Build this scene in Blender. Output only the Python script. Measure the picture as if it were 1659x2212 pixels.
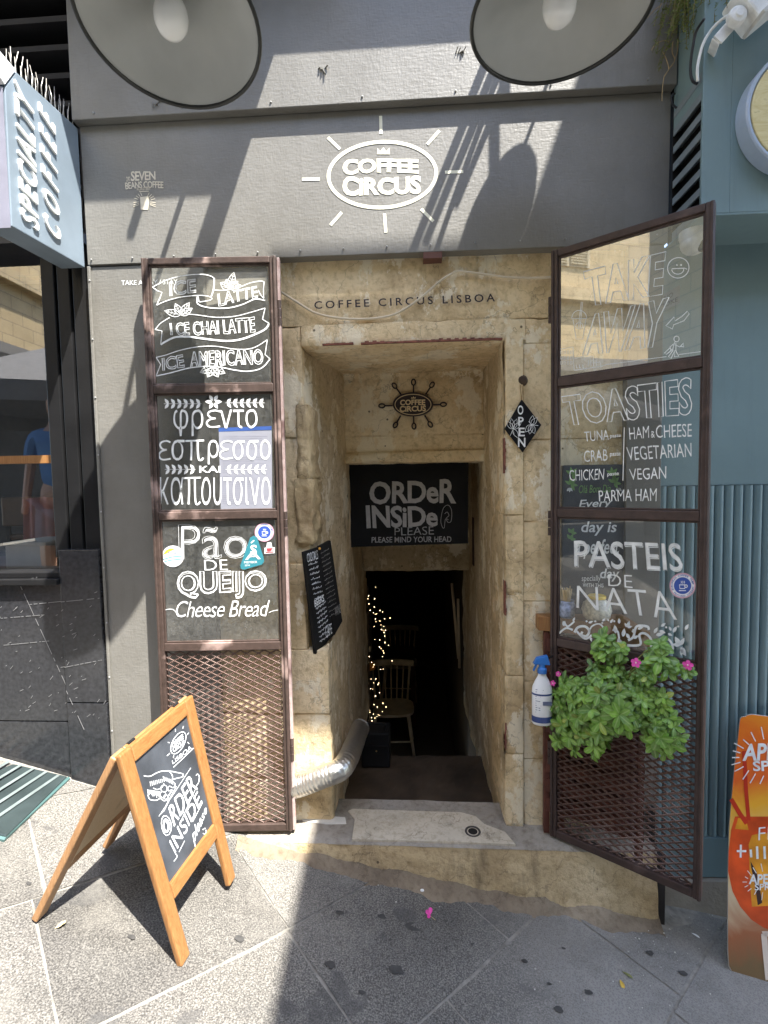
import bpy, bmesh, math, random
import numpy as np
from mathutils import Vector, Matrix, noise
from mathutils.geometry import tessellate_polygon
random.seed(7); rnd = random.Random(7)
for o in list(bpy.data.objects): bpy.data.objects.remove(o)
SC = bpy.context.scene
COL = SC.collection
ZC = 1.64                      # camera height above the paving
R = math.radians
# ------------------------------------------------------------------ camera
FPX, CW, CH = 1075.0, 1659.0, 2212.0
YAW, PITCH, ROLL = R(3.21), R(3.30), R(-.987)
CAMP = np.array([0., -2.05, 0.])
cy, sy, cp, sp = math.cos(YAW), math.sin(YAW), math.cos(PITCH), math.sin(PITCH)
FW = np.array([-sy*cp, cy*cp, -sp]); RR = np.array([cy, sy, 0.]); UU = np.cross(RR, FW)
RV = math.cos(ROLL)*RR + math.sin(ROLL)*UU
UV = -math.sin(ROLL)*RR + math.cos(ROLL)*UU
cam = bpy.data.cameras.new('camera'); camo = bpy.data.objects.new('camera', cam); COL.objects.link(camo)
M = Matrix(((RV[0], UV[0], -FW[0], CAMP[0]), (RV[1], UV[1], -FW[1], CAMP[1]), (RV[2], UV[2], -FW[2], ZC), (0, 0, 0, 1)))
camo.matrix_world = M
cam.sensor_fit = 'HORIZONTAL'; cam.sensor_width = 36; cam.lens = 36*FPX/CW
cam.clip_start = .02; cam.clip_end = 400
SC.camera = camo
# ------------------------------------------------------------------ light
LX, LY = -.385, .38
SUND = Vector((LX, LY, -1)).normalized()
elev = math.asin(-SUND.z)
w = bpy.data.worlds.new('World'); SC.world = w; w.use_nodes = True
nt = w.node_tree; bg = nt.nodes['Background']
sky = nt.nodes.new('ShaderNodeTexSky'); sky.sky_type = 'NISHITA'; sky.sun_disc = False
sky.sun_elevation = elev; sky.sun_rotation = math.atan2(-SUND.x, -SUND.y)
nt.links.new(sky.outputs[0], bg.inputs[0]); bg.inputs[1].default_value = .15
sl = bpy.data.lights.new('sun', 'SUN'); sl.energy = 3.15; sl.angle = R(.5); sl.color = (1, .965, .91)
so = bpy.data.objects.new('sun', sl); COL.objects.link(so); so.location = (4, -3, 12)
so.rotation_euler = SUND.to_track_quat('-Z', 'Y').to_euler()
SC.view_settings.view_transform = 'Standard'; SC.view_settings.look = 'None'
SC.view_settings.exposure = 2.6; SC.view_settings.gamma = 1
try: SC.view_settings.use_curve_mapping = False
except Exception: pass
SC.render.engine = 'CYCLES'
SC.cycles.max_bounces = 10; SC.cycles.transparent_max_bounces = 16; SC.cycles.diffuse_bounces = 5

# ------------------------------------------------------------------ measuring helpers
CR = dict(A=(0, 0, .4822), B=(700, 0, .4822), C=(1342, 0, .4822), D=(0, 700, .4822), E=(700, 700, .4822), F=(1342, 700, .4822),
          G=(0, 1400, .4822), H=(700, 1400, .4822), I=(1342, 1400, .4822), J=(0, 2056, .4822), K=(700, 2056, .4822), L=(1342, 2056, .4822),
          s=(0, 100, .2985), b=(400, 700, .2532), g=(400, 1080, .2532), t=(1520, 700, .2893), a=(300, 1920, .2622), d=(820, 1700, .3617),
          r=(1842, 0, .4518), p=(1900, 1950, .3617))
def q(c, *xy):
    ox, oy, k = CR[c]
    return ((ox+xy[0]*k)*.7745, (oy+xy[1]*k)*.7745)
def qs(c, pts): return [q(c, *p) for p in pts]
def ray(x, y): return FW + RV*(x-829.5)/FPX - UV*(y-1106)/FPX
def onY(x, y, v=0.):
    d = ray(x, y); return CAMP + d*((v-CAMP[1])/d[1])
def onZ(x, y, v):
    d = ray(x, y); return CAMP + d*((v-CAMP[2])/d[2])
def onX(x, y, v):
    d = ray(x, y); return CAMP + d*((v-CAMP[0])/d[0])
GXS = [-30, -3, -2, -1.42, -.52, .168, .924, 1.14, 1.3, 3, 30]
GZS = [-.95, -.95, -1.14, -1.30, -1.543, -1.665, -1.765, -1.80, -1.83, -2.1, -2.1]
def gz(x): return float(np.interp(x, GXS, GZS))
def onG(x, y):
    z = -1.6
    for i in range(40):
        P = onZ(x, y, z); z = .5*z+.5*gz(P[0])
    return P
class Surf:
    'a flat surface in the scene: point, unit normal towards the viewer'
    def __init__(s, P, n):
        s.P = np.array(P, float); s.n = np.array(n, float)/np.linalg.norm(n)
    def at(s, x, y, off=0.):
        d = ray(x, y); t = ((s.P-CAMP)@s.n + off)/(d@s.n)
        return CAMP + d*t

# ------------------------------------------------------------------ mesh builder
ORG = {}
class MB:
    def __init__(s): s.v = []; s.f = []
    def add(s, vs, fs):
        o = len(s.v); s.v += [(float(p[0]), float(p[1]), float(p[2])) for p in vs]
        s.f += [tuple(i+o for i in f) for f in fs]; return s
    def hexa(s, p):
        return s.add(p, [(3, 2, 1, 0), (4, 5, 6, 7), (0, 1, 5, 4), (1, 2, 6, 5), (2, 3, 7, 6), (3, 0, 4, 7)])
    def box(s, a, b):
        (x0, y0, z0), (x1, y1, z1) = a, b
        x0, x1 = min(x0, x1), max(x0, x1); y0, y1 = min(y0, y1), max(y0, y1); z0, z1 = min(z0, z1), max(z0, z1)
        return s.hexa([(x0, y0, z0), (x1, y0, z0), (x1, y1, z0), (x0, y1, z0), (x0, y0, z1), (x1, y0, z1), (x1, y1, z1), (x0, y1, z1)])
    def bar(s, p, r, side, h, wd):
        'bar from p to r, width wd along side, thickness h along the third axis'
        p = Vector(p); r = Vector(r); sd = Vector(side).normalized(); ax = (r-p).normalized()
        sd = (sd-ax*sd.dot(ax)).normalized(); up = ax.cross(sd)
        a = sd*wd/2; b = up*h/2
        return s.hexa([p-a-b, p+a-b, p+a+b, p-a+b, r-a-b, r+a-b, r+a+b, r-a+b])
    def prism(s, poly, vec):
        n = len(poly); P = [Vector(p) for p in poly]; V = Vector(vec)
        if (P[1]-P[0]).cross(P[2]-P[1]).dot(V) > 0: P = P[::-1]
        fs = [tuple(range(n)), tuple(range(2*n-1, n-1, -1))]
        for i in range(n):
            j = (i+1) % n; fs.append((j, i, n+i, n+j))
        return s.add(P+[p+V for p in P], fs)
    def tube(s, pts, r, n=8, cap=True):
        P = [Vector(p) for p in pts]; m = len(P)
        rs = r if isinstance(r, (list, tuple)) else [r]*m
        vs = []; fs = []; up = None
        for i in range(m):
            t = (P[min(i+1, m-1)]-P[max(i-1, 0)]).normalized()
            if up is None:
                up = Vector((0, 0, 1)) if abs(t.z) < .9 else Vector((1, 0, 0))
            x = (up - t*up.dot(t)).normalized(); up = x; y = t.cross(x)
            for k in range(n):
                a = 2*math.pi*k/n; vs.append(P[i]+(x*math.cos(a)+y*math.sin(a))*rs[i])
        for i in range(m-1):
            for k in range(n):
                k2 = (k+1) % n; fs.append((i*n+k, i*n+k2, (i+1)*n+k2, (i+1)*n+k))
        if cap: fs += [tuple(range(n-1, -1, -1)), tuple(range((m-1)*n, m*n))]
        return s.add(vs, fs)
    def lathe(s, c, prof, n=24, ax=(0, 0, 1)):
        'prof: (radius, height) pairs along ax'
        A = Vector(ax).normalized(); x = A.orthogonal().normalized(); y = A.cross(x); C = Vector(c); m = len(prof)
        vs = []; fs = []
        for r_, h in prof:
            for k in range(n):
                a = 2*math.pi*k/n; vs.append(C + A*h + (x*math.cos(a)+y*math.sin(a))*max(r_, 1e-5))
        for i in range(m-1):
            for k in range(n):
                k2 = (k+1) % n; fs.append((i*n+k, i*n+k2, (i+1)*n+k2, (i+1)*n+k))
        return s.add(vs, fs)
    def ball(s, c, r, n=10, sc=(1, 1, 1)):
        C = Vector(c); vs = []; fs = []; m = n//2+1
        for i in range(m):
            th = math.pi*i/(m-1)
            for k in range(n):
                a = 2*math.pi*k/n
                vs.append((C.x+r*sc[0]*math.sin(th)*math.cos(a), C.y+r*sc[1]*math.sin(th)*math.sin(a), C.z+r*sc[2]*math.cos(th)))
        for i in range(m-1):
            for k in range(n):
                k2 = (k+1) % n; fs.append((i*n+k, (i+1)*n+k, (i+1)*n+k2, i*n+k2))
        return s.add(vs, fs)
    def stone(s, a, b, step=.03, amp=.006, rd=.015, seed=0.):
        'weathered block with rounded, chipped arrises'
        lo = np.minimum(a, b); hi = np.maximum(a, b); n = [max(2, int(math.ceil((hi[i]-lo[i])/step))) for i in range(3)]
        n = [min(k, 60) for k in n]
        for axis in range(3):
            u, v = [(1, 2), (2, 0), (0, 1)][axis]
            for side in (0, 1):
                vs = []; fs = []
                for i in range(n[u]+1):
                    for j in range(n[v]+1):
                        p = np.zeros(3); p[axis] = (lo, hi)[side][axis]
                        p[u] = lo[u]+(hi[u]-lo[u])*i/n[u]; p[v] = lo[v]+(hi[v]-lo[v])*j/n[v]
                        c = (lo+hi)/2; d = np.minimum(p-lo, hi-p)
                        ds = np.sort(d); e = max(0., 1-ds[1]/max(rd, 1e-6))
                        chip = max(0., noise.noise(Vector(p*9+seed)))
                        inw = np.sign(c-p)*(d < rd)
                        pp = p+inw*rd*e*e*(.35+1.6*chip)
                        nv = noise.noise(Vector(p*14+seed))*.6+noise.noise(Vector(p*45+seed))*.4
                        dr = np.zeros(3); dr[axis] = (-1, 1)[side]
                        fade = min(1., ds[1]/.008)
                        pp = pp+dr*amp*nv*fade
                        vs.append(pp)
                W = n[v]+1
                for i in range(n[u]):
                    for j in range(n[v]):
                        f = (i*W+j, (i+1)*W+j, (i+1)*W+j+1, i*W+j+1)
                        fs.append(f if side else f[::-1])
                s.add(vs, fs)
        return s
    def sheet(s, fn, nu, nv):
        vs = [fn(i/nu, j/nv) for i in range(nu+1) for j in range(nv+1)]
        W = nv+1
        return s.add(vs, [(i*W+j, (i+1)*W+j, (i+1)*W+j+1, i*W+j+1) for i in range(nu) for j in range(nv)])
def link_mesh(name, mb, mat, origin, smooth=False, bev=0., solid=0.):
    me = bpy.data.meshes.new(name)
    O = np.array(origin, float)
    me.from_pydata([(v[0]-O[0], v[1]-O[1], v[2]-O[2]) for v in mb.v], [], mb.f); me.update()
    if smooth:
        for p in me.polygons: p.use_smooth = True
    if mat: me.materials.append(mat)
    o = bpy.data.objects.new(name, me); COL.objects.link(o)
    if bev:
        m = o.modifiers.new('bevel', 'BEVEL'); m.width = bev; m.segments = 2; m.limit_method = 'ANGLE'; m.angle_limit = R(40)
    if solid:
        m = o.modifiers.new('solid', 'SOLIDIFY'); m.thickness = solid; m.offset = 0
    return o
def tag(o, label, cat, group=None):
    o['label'] = label; o['category'] = cat
    if group: o['group'] = group
    return o
def thing(name, label, cat, loc, group=None):
    o = bpy.data.objects.new(name, None); COL.objects.link(o); o.empty_display_size = .1
    o.location = (loc[0], loc[1], loc[2]+ZC); ORG[o.name] = tuple(loc)
    return tag(o, label, cat, group)
def part(name, mb, mat, parent, smooth=False, bev=0., solid=0., label=None):
    org = ORG[parent.name]
    o = link_mesh(name, mb, mat, org, smooth, bev, solid); o.parent = parent; ORG[o.name] = org
    if label: o['label'] = label
    return o
def solo(name, mb, mat, label, cat, loc=None, smooth=False, bev=0., solid=0., group=None, kind=None):
    if loc is None:
        a = np.array(mb.v); loc = ((a[:, 0].min()+a[:, 0].max())/2, (a[:, 1].min()+a[:, 1].max())/2, a[:, 2].min())
    o = link_mesh(name, mb, mat, loc, smooth, bev, solid); o.location = (loc[0], loc[1], loc[2]+ZC); ORG[o.name] = tuple(loc)
    if kind: o['kind'] = kind
    if label: tag(o, label, cat, group)
    return o

# ------------------------------------------------------------------ materials
MATS = {}
def ramp(nt, src, stops):
    r = nt.nodes.new('ShaderNodeValToRGB'); e = r.color_ramp.elements
    e[0].position, e[1].position = stops[0][0], stops[-1][0]
    e[0].color = (*stops[0][1], 1); e[1].color = (*stops[-1][1], 1)
    for p, c in stops[1:-1]:
        x = e.new(p); x.color = (*c, 1)
    nt.links.new(src, r.inputs[0]); return r.outputs[0]
def tex(nt, kind, scale, vec=None, **kw):
    n = nt.nodes.new({'n': 'ShaderNodeTexNoise', 'v': 'ShaderNodeTexVoronoi', 'w': 'ShaderNodeTexWave', 'b': 'ShaderNodeTexBrick'}[kind])
    n.inputs['Scale'].default_value = scale
    for k, v in kw.items():
        if k in n.inputs: n.inputs[k].default_value = v
        else: setattr(n, k, v)
    if vec: nt.links.new(vec, n.inputs['Vector'])
    return n
def coord(nt, sc=(1, 1, 1), rot=(0, 0, 0)):
    c = nt.nodes.new('ShaderNodeTexCoord'); m = nt.nodes.new('ShaderNodeMapping')
    m.inputs['Scale'].default_value = sc; m.inputs['Rotation'].default_value = rot
    nt.links.new(c.outputs['Object'], m.inputs[0]); return m.outputs[0]
def mixc(nt, fac, a, b, mode='MIX'):
    m = nt.nodes.new('ShaderNodeMix'); m.data_type = 'RGBA'; m.blend_type = mode
    for inp, v in ((m.inputs[0], fac), (m.inputs[6], a), (m.inputs[7], b)):
        if isinstance(v, (int, float)): inp.default_value = v
        elif isinstance(v, tuple): inp.default_value = (*v, 1)
        else: nt.links.new(v, inp)
    return m.outputs[2]
def base(name):
    m = bpy.data.materials.new(name); m.use_nodes = True
    nt = m.node_tree; return m, nt, nt.nodes['Principled BSDF']
def bump(nt, b, h, strength, dist=.01):
    n = nt.nodes.new('ShaderNodeBump'); n.inputs['Strength'].default_value = strength; n.inputs['Distance'].default_value = dist
    nt.links.new(h, n.inputs['Height']); nt.links.new(n.outputs[0], b.inputs['Normal']); return n
def flat(name, col, rough=.5, var=.12, scale=14, metal=0., bmp=0., em=0., spec=.5, bs=60):
    'paint or plastic: one colour with slight mottling and optional grain'
    if name in MATS: return MATS[name]
    m, nt, b = base(name)
    v = coord(nt); n = tex(nt, 'n', scale, v, Detail=5.)
    lo = tuple(c*(1-var) for c in col); hi = tuple(min(1, c*(1+var)) for c in col)
    nt.links.new(ramp(nt, n.outputs[0], [(.3, lo), (.7, hi)]), b.inputs['Base Color'])
    b.inputs['Roughness'].default_value = rough; b.inputs['Metallic'].default_value = metal
    b.inputs['Specular IOR Level'].default_value = spec
    if bmp:
        n2 = tex(nt, 'n', bs, v, Detail=6.); bump(nt, b, n2.outputs[0], bmp, .006)
    if em:
        b.inputs['Emission Color'].default_value = (*col, 1); b.inputs['Emission Strength'].default_value = em
    MATS[name] = m; return m
def m_panel():
    m, nt, b = base('grey_panel_paint'); v = coord(nt)
    n = tex(nt, 'n', 3.2, v, Detail=8., Roughness=.65); f = tex(nt, 'n', 90, v, Detail=3.)
    c = ramp(nt, n.outputs[0], [(.25, (.140, .133, .115)), (.5, (.172, .165, .146)), (.75, (.205, .198, .178))])
    sc = tex(nt, 'n', 26, coord(nt, (1, 1, 5)), Detail=9., Roughness=.8)
    c = mixc(nt, ramp(nt, sc.outputs[0], [(.70, (0, 0, 0)), (.76, (.55, .55, .55))]), c, (.42, .42, .40))
    dr = tex(nt, 'n', 5., coord(nt, (3, 3, .3)), Detail=9., Roughness=.75); c = mixc(nt, ramp(nt, dr.outputs[0], [(.55, (0, 0, 0)), (.75, (.4, .4, .4))]), c, (.11, .10, .082))
    nt.links.new(c, b.inputs['Base Color']); b.inputs['Roughness'].default_value = .42
    wv = tex(nt, 'n', 120, coord(nt, (1, 1, .35)), Detail=2.); wv2 = tex(nt, 'n', 120, coord(nt, (.3, 1, 1)), Detail=2.)
    a = nt.nodes.new('ShaderNodeMath'); a.operation = 'ADD'; nt.links.new(wv.outputs[0], a.inputs[0]); nt.links.new(wv2.outputs[0], a.inputs[1])
    a2 = nt.nodes.new('ShaderNodeMath'); a2.operation = 'MULTIPLY_ADD'; nt.links.new(n.outputs[0], a2.inputs[0]); a2.inputs[1].default_value = 3.; nt.links.new(a.outputs[0], a2.inputs[2])
    bump(nt, b, a2.outputs[0], .24, .004); return m
def m_stone(name, c0, c1, c2, stain=.5, peel=True, joints=False):
    m, nt, b = base(name); v = coord(nt)
    n = tex(nt, 'n', 2.6, v, Detail=9., Roughness=.62, Distortion=.4); f = tex(nt, 'n', 38, v, Detail=7., Roughness=.7)
    c = ramp(nt, n.outputs[0], [(.28, c0), (.48, c1), (.72, c2)])
    c = mixc(nt, .55, c, ramp(nt, f.outputs[0], [(.32, (.46, .41, .34)), (.52, (1, 1, 1))]), 'MULTIPLY')
    if peel:
        p = tex(nt, 'n', 5.5, coord(nt, (1, 1, .6)), Detail=9., Roughness=.72)
        c = mixc(nt, ramp(nt, p.outputs[0], [(.53, (0, 0, 0)), (.555, (.75, .75, .75))]), c, (.82, .74, .56))
    d = tex(nt, 'n', 4., coord(nt, (2.2, 2.2, .5)), Detail=8., Roughness=.7)
    c = mixc(nt, ramp(nt, d.outputs[0], [(.56, (0, 0, 0)), (.72, (stain, stain, stain))]), c, (.10, .075, .045))
    hs = tex(nt, 'v', 9., v, Randomness=1.)
    c = mixc(nt, ramp(nt, hs.outputs[0], [(.035, (.85, .85, .85)), (.06, (0, 0, 0))]), c, (.05, .035, .02))
    crk = tex(nt, 'v', 2.4, v, feature='DISTANCE_TO_EDGE'); nz = tex(nt, 'n', 6, v, Detail=5.)
    vm = nt.nodes.new('ShaderNodeVectorMath'); vm.operation = 'MULTIPLY_ADD'; nt.links.new(nz.outputs[1], vm.inputs[0]); vm.inputs[1].default_value = (.5, .5, .5); nt.links.new(v, vm.inputs[2])
    nt.links.new(vm.outputs[0], crk.inputs['Vector'])
    c = mixc(nt, ramp(nt, crk.outputs[0], [(.002, (.45, .45, .45)), (.007, (0, 0, 0))]), c, (.07, .05, .03))
    nt.links.new(c, b.inputs['Base Color']); b.inputs['Roughness'].default_value = .88
    a = nt.nodes.new('ShaderNodeMath'); a.operation = 'MULTIPLY_ADD'; nt.links.new(n.outputs[0], a.inputs[0]); a.inputs[1].default_value = 2.; nt.links.new(f.outputs[0], a.inputs[2])
    bump(nt, b, a.outputs[0], .55, .012); return m
def m_slab():
    m, nt, b = base('lava_stone_paving'); v = coord(nt)
    f = tex(nt, 'v', 165, v); n = tex(nt, 'n', 2.2, v, Detail=8., Roughness=.6); g = tex(nt, 'n', 210, v, Detail=2.)
    at = nt.nodes.new('ShaderNodeAttribute'); at.attribute_name = 'tone'
    sp_ = ramp(nt, g.outputs[0], [(.34, (.048, .0455, .0415)), (.50, (.108, .103, .094)), (.68, (.205, .196, .18))])
    c = mixc(nt, .8, sp_, ramp(nt, n.outputs[0], [(.3, (.62, .60, .57)), (.7, (1.15, 1.12, 1.06))]), 'MULTIPLY')
    c = mixc(nt, 1., c, at.outputs['Color'], 'MULTIPLY')
    d = tex(nt, 'n', 5.5, v, Detail=4.)
    c = mixc(nt, ramp(nt, d.outputs[0], [(.63, (0, 0, 0)), (.67, (.6, .6, .6))]), c, (.055, .053, .05))
    d2_ = tex(nt, 'n', 1.7, v, Detail=10., Roughness=.75); c = mixc(nt, ramp(nt, d2_.outputs[0], [(.50, (0, 0, 0)), (.68, (.55, .55, .55))]), c, (.23, .215, .185))
    # dusty worn concrete film on the downhill side
    du = tex(nt, 'n', 3.0, v, Detail=9., Roughness=.7)
    sx = nt.nodes.new('ShaderNodeSeparateXYZ'); nt.links.new(v, sx.inputs[0])
    mr = nt.nodes.new('ShaderNodeMapRange'); nt.links.new(sx.outputs[0], mr.inputs[0]); mr.inputs[1].default_value = .15; mr.inputs[2].default_value = .6; mr.inputs[3].default_value = 0; mr.inputs[4].default_value = .9
    mm = nt.nodes.new('ShaderNodeMath'); mm.operation = 'MULTIPLY'; nt.links.new(mr.outputs[0], mm.inputs[0])
    nt.links.new(ramp(nt, du.outputs[0], [(.3, (.2, .2, .2)), (.55, (1, 1, 1))]), mm.inputs[1])
    c = mixc(nt, mm.outputs[0], c, ramp(nt, f.outputs[0], [(.1, (.15, .142, .128)), (.6, (.25, .237, .212))]))
    nt.links.new(c, b.inputs['Base Color']); b.inputs['Roughness'].default_value = .8
    un = tex(nt, 'n', 16, v, Detail=6.); ad_ = nt.nodes.new('ShaderNodeMath'); ad_.operation = 'MULTIPLY_ADD'; nt.links.new(un.outputs[0], ad_.inputs[0]); ad_.inputs[1].default_value = 2.2; nt.links.new(g.outputs[0], ad_.inputs[2])
    bump(nt, b, ad_.outputs[0], .45, .005); return m
def m_wood(name, c0, c1, ax=(42, 42, 2.6), rough=.45):
    m, nt, b = base(name); v = coord(nt, ax)
    n = tex(nt, 'n', 3.2, v, Detail=8., Roughness=.65, Distortion=1.2); k = tex(nt, 'n', 7, coord(nt), Detail=5.)
    c = ramp(nt, n.outputs[0], [(.3, c0), (.62, c1), (.75, tuple(x*.6 for x in c0))])
    c = mixc(nt, ramp(nt, k.outputs[0], [(.62, (0, 0, 0)), (.75, (.5, .5, .5))]), c, tuple(x*.35 for x in c0))
    nt.links.new(c, b.inputs['Base Color']); b.inputs['Roughness'].default_value = rough
    bump(nt, b, n.outputs[0], .3, .003); return m
def m_rust(name, c0, c1, edge, amt=.6):
    m, nt, b = base(name); v = coord(nt)
    n = tex(nt, 'n', 22, v, Detail=8., Roughness=.7); n2 = tex(nt, 'n', 5, v, Detail=6.)
    c = ramp(nt, n.outputs[0], [(.3, c0), (.65, c1)])
    c = mixc(nt, ramp(nt, n2.outputs[0], [(amt-.04, (0, 0, 0)), (amt+.04, (.85, .85, .85))]), c, edge)
    nt.links.new(c, b.inputs['Base Color']); b.inputs['Roughness'].default_value = .5; b.inputs['Metallic'].default_value = .15
    bump(nt, b, n.outputs[0], .35, .003); return m
def m_glass(name, refl=.06, tint=(.97, .985, .975), dust=.05):
    m = bpy.data.materials.new(name); m.use_nodes = True; nt = m.node_tree
    for n in list(nt.nodes): nt.nodes.remove(n)
    out = nt.nodes.new('ShaderNodeOutputMaterial'); tr = nt.nodes.new('ShaderNodeBsdfTransparent'); tr.inputs[0].default_value = (*tint, 1)
    gl = nt.nodes.new('ShaderNodeBsdfGlossy'); gl.inputs['Roughness'].default_value = .015; gl.inputs[0].default_value = (1, 1, 1, 1)
    df = nt.nodes.new('ShaderNodeBsdfDiffuse'); df.inputs[0].default_value = (.75, .75, .7, 1)
    fr = nt.nodes.new('ShaderNodeFresnel'); fr.inputs[0].default_value = 1.45
    ad = nt.nodes.new('ShaderNodeMath'); ad.operation = 'ADD'; ad.use_clamp = True; nt.links.new(fr.outputs[0], ad.inputs[0]); ad.inputs[1].default_value = refl
    m1 = nt.nodes.new('ShaderNodeMixShader'); nt.links.new(ad.outputs[0], m1.inputs[0]); nt.links.new(tr.outputs[0], m1.inputs[1]); nt.links.new(gl.outputs[0], m1.inputs[2])
    n = tex(nt, 'n', 60, coord(nt), Detail=8., Roughness=.8)
    m2 = nt.nodes.new('ShaderNodeMixShader')
    r = ramp(nt, n.outputs[0], [(.35, (dust*.3,)*3), (.75, (dust*1.8,)*3)])
    lw = nt.nodes.new('ShaderNodeLayerWeight'); pw = nt.nodes.new('ShaderNodeMath'); pw.operation = 'POWER'; nt.links.new(lw.outputs['Facing'], pw.inputs[0]); lw.inputs[0].default_value = .5; pw.inputs[1].default_value = 3.
    ml = nt.nodes.new('ShaderNodeMath'); ml.operation = 'MULTIPLY_ADD'; nt.links.new(pw.outputs[0], ml.inputs[0]); ml.inputs[1].default_value = 1.1 if dust > .05 else .0; nt.links.new(r, ml.inputs[2]); ml.use_clamp = True
    nt.links.new(ml.outputs[0], m2.inputs[0]); nt.links.new(m1.outputs[0], m2.inputs[1]); nt.links.new(df.outputs[0], m2.inputs[2])
    nt.links.new(m2.outputs[0], out.inputs[0]); return m
def m_masonry(name, c1, c2, mort, sc=1., bw=.55, bh=.27, plane='yz', streak=.5):
    m, nt, b = base(name)
    c = nt.nodes.new('ShaderNodeTexCoord'); s = nt.nodes.new('ShaderNodeSeparateXYZ'); nt.links.new(c.outputs['Object'], s.inputs[0])
    k = nt.nodes.new('ShaderNodeCombineXYZ'); nt.links.new(s.outputs[{'x': 0, 'y': 1, 'z': 2}[plane[0]]], k.inputs[0]); nt.links.new(s.outputs[2], k.inputs[1])
    br = tex(nt, 'b', 1., k.outputs[0]); br.inputs['Color1'].default_value = (*c1, 1); br.inputs['Color2'].default_value = (*c2, 1); br.inputs['Mortar'].default_value = (*mort, 1)
    br.inputs['Mortar Size'].default_value = .008; br.inputs['Brick Width'].default_value = bw; br.inputs['Row Height'].default_value = bh
    n = tex(nt, 'n', 2., coord(nt), Detail=9., Roughness=.7)
    cc = mixc(nt, .5, br.outputs[0], ramp(nt, n.outputs[0], [(.3, (.6, .58, .55)), (.7, (1.1, 1.1, 1.1))]), 'MULTIPLY')
    d = tex(nt, 'n', 1.2, coord(nt, (3, 3, .35)), Detail=8., Roughness=.75)
    cc = mixc(nt, ramp(nt, d.outputs[0], [(.58, (0, 0, 0)), (.72, (streak,)*3)]), cc, (.06, .05, .04))
    nt.links.new(cc, b.inputs['Base Color']); b.inputs['Roughness'].default_value = .9
    bump(nt, b, n.outputs[0], .5, .03); return m
PANEL = m_panel()
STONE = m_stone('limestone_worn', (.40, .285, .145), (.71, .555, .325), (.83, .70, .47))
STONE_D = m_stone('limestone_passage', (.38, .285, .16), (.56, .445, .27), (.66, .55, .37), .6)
STEPM = m_stone('step_concrete', (.20, .175, .14), (.30, .27, .225), (.40, .365, .30), .6, False)
STEPF = m_stone('step_riser_stone', (.30, .21, .11), (.50, .38, .21), (.62, .50, .31), .7, False)
MARBLE = m_stone('cream_marble', (.42, .37, .28), (.55, .49, .38), (.62, .56, .45), .35, False)
SLAB = m_slab()
MORTAR = flat('joint_mortar', (.225, .21, .18), .95, .3, 30, bmp=.6)
WHITE = flat('white_paint', (.78, .79, .77), .55, .16, 30)
CREAM = flat('cream_paint', (.76, .74, .58), .6, .08, 40)
CHALK = flat('chalk_marker', (.74, .75, .75), .7, .15, 90)
GREYPAINT = flat('grey_letter_paint', (.36, .35, .34), .6, .1, 60)
INK = flat('dark_ink', (.028, .018, .022), .6, .2)
BLACKB = flat('black_board', (.007, .007, .0075), .6, .4, 8, bmp=.1, spec=.2)
SLATE = flat('slate_board', (.045, .05, .058), .62, .4, 9, bmp=.15)
RUSTL = m_rust('worn_brown_frame', (.042, .028, .022), (.088, .058, .047), (.42, .30, .26), .60)
RUSTR = m_rust('dark_brown_frame', (.040, .026, .022), (.075, .047, .040), (.15, .10, .085), .66)
MESHM = m_rust('rusty_mesh', (.11, .066, .052), (.185, .115, .092), (.27, .19, .16), .6)
GLASSL = m_glass('old_glass', .02, (.93, .95, .93), .07)
GLASSR = m_glass('old_glass_reflective', .27, (.95, .965, .955), .03)
GLASSR2 = m_glass('old_glass_clear', .03, (.95, .965, .955), .03)
GLASSW = m_glass('shop_window_glass', .22, (.95, .96, .97), .0)
OAK = m_wood('orange_oak', (.195, .080, .022), (.30, .148, .05))
OAKD = m_wood('weathered_oak', (.22, .11, .045), (.36, .20, .09))
PLY = m_wood('beige_ply', (.44, .34, .22), (.54, .43, .29))
BLACKM = flat('black_metal', (.012, .012, .0125), .42, .25, 6, bmp=.1, spec=.22)
GRANITE = flat('dark_granite', (.028, .029, .032), .22, .35, 60, bmp=.08)
def m_blue(name, col):
    m, nt, b = base(name); v = coord(nt); n = tex(nt, 'n', 2.2, v, Detail=8., Roughness=.65); st = tex(nt, 'n', 9., coord(nt, (2.5, 2.5, .22)), Detail=9., Roughness=.75)
    c = ramp(nt, n.outputs[0], [(.3, tuple(x*.90 for x in col)), (.7, tuple(x*1.10 for x in col))])
    c = mixc(nt, ramp(nt, st.outputs[0], [(.52, (0, 0, 0)), (.75, (.35, .35, .35))]), c, tuple(x*.62+.02 for x in col))
    k = tex(nt, 'n', 40., coord(nt, (1, 1, .3)), Detail=9., Roughness=.8); c = mixc(nt, ramp(nt, k.outputs[0], [(.70, (0, 0, 0)), (.75, (.5, .5, .5))]), c, (.42, .46, .46))
    nt.links.new(c, b.inputs['Base Color']); nt.links.new(ramp(nt, n.outputs[0], [(.3, (.34,)*3), (.7, (.55,)*3)]), b.inputs['Roughness']); bump(nt, b, n.outputs[0], .12, .006); return m
BLUE = m_blue('teal_blue_paint', (.185, .27, .285)); BLUED = m_blue('teal_blue_flute', (.165, .25, .272))
CONC = flat('beige_plinth', (.34, .30, .24), .9, .2, 7, bmp=.5)
DARKROOM = flat('dark_room_plaster', (.10, .078, .055), .9, .3, 3)
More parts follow.
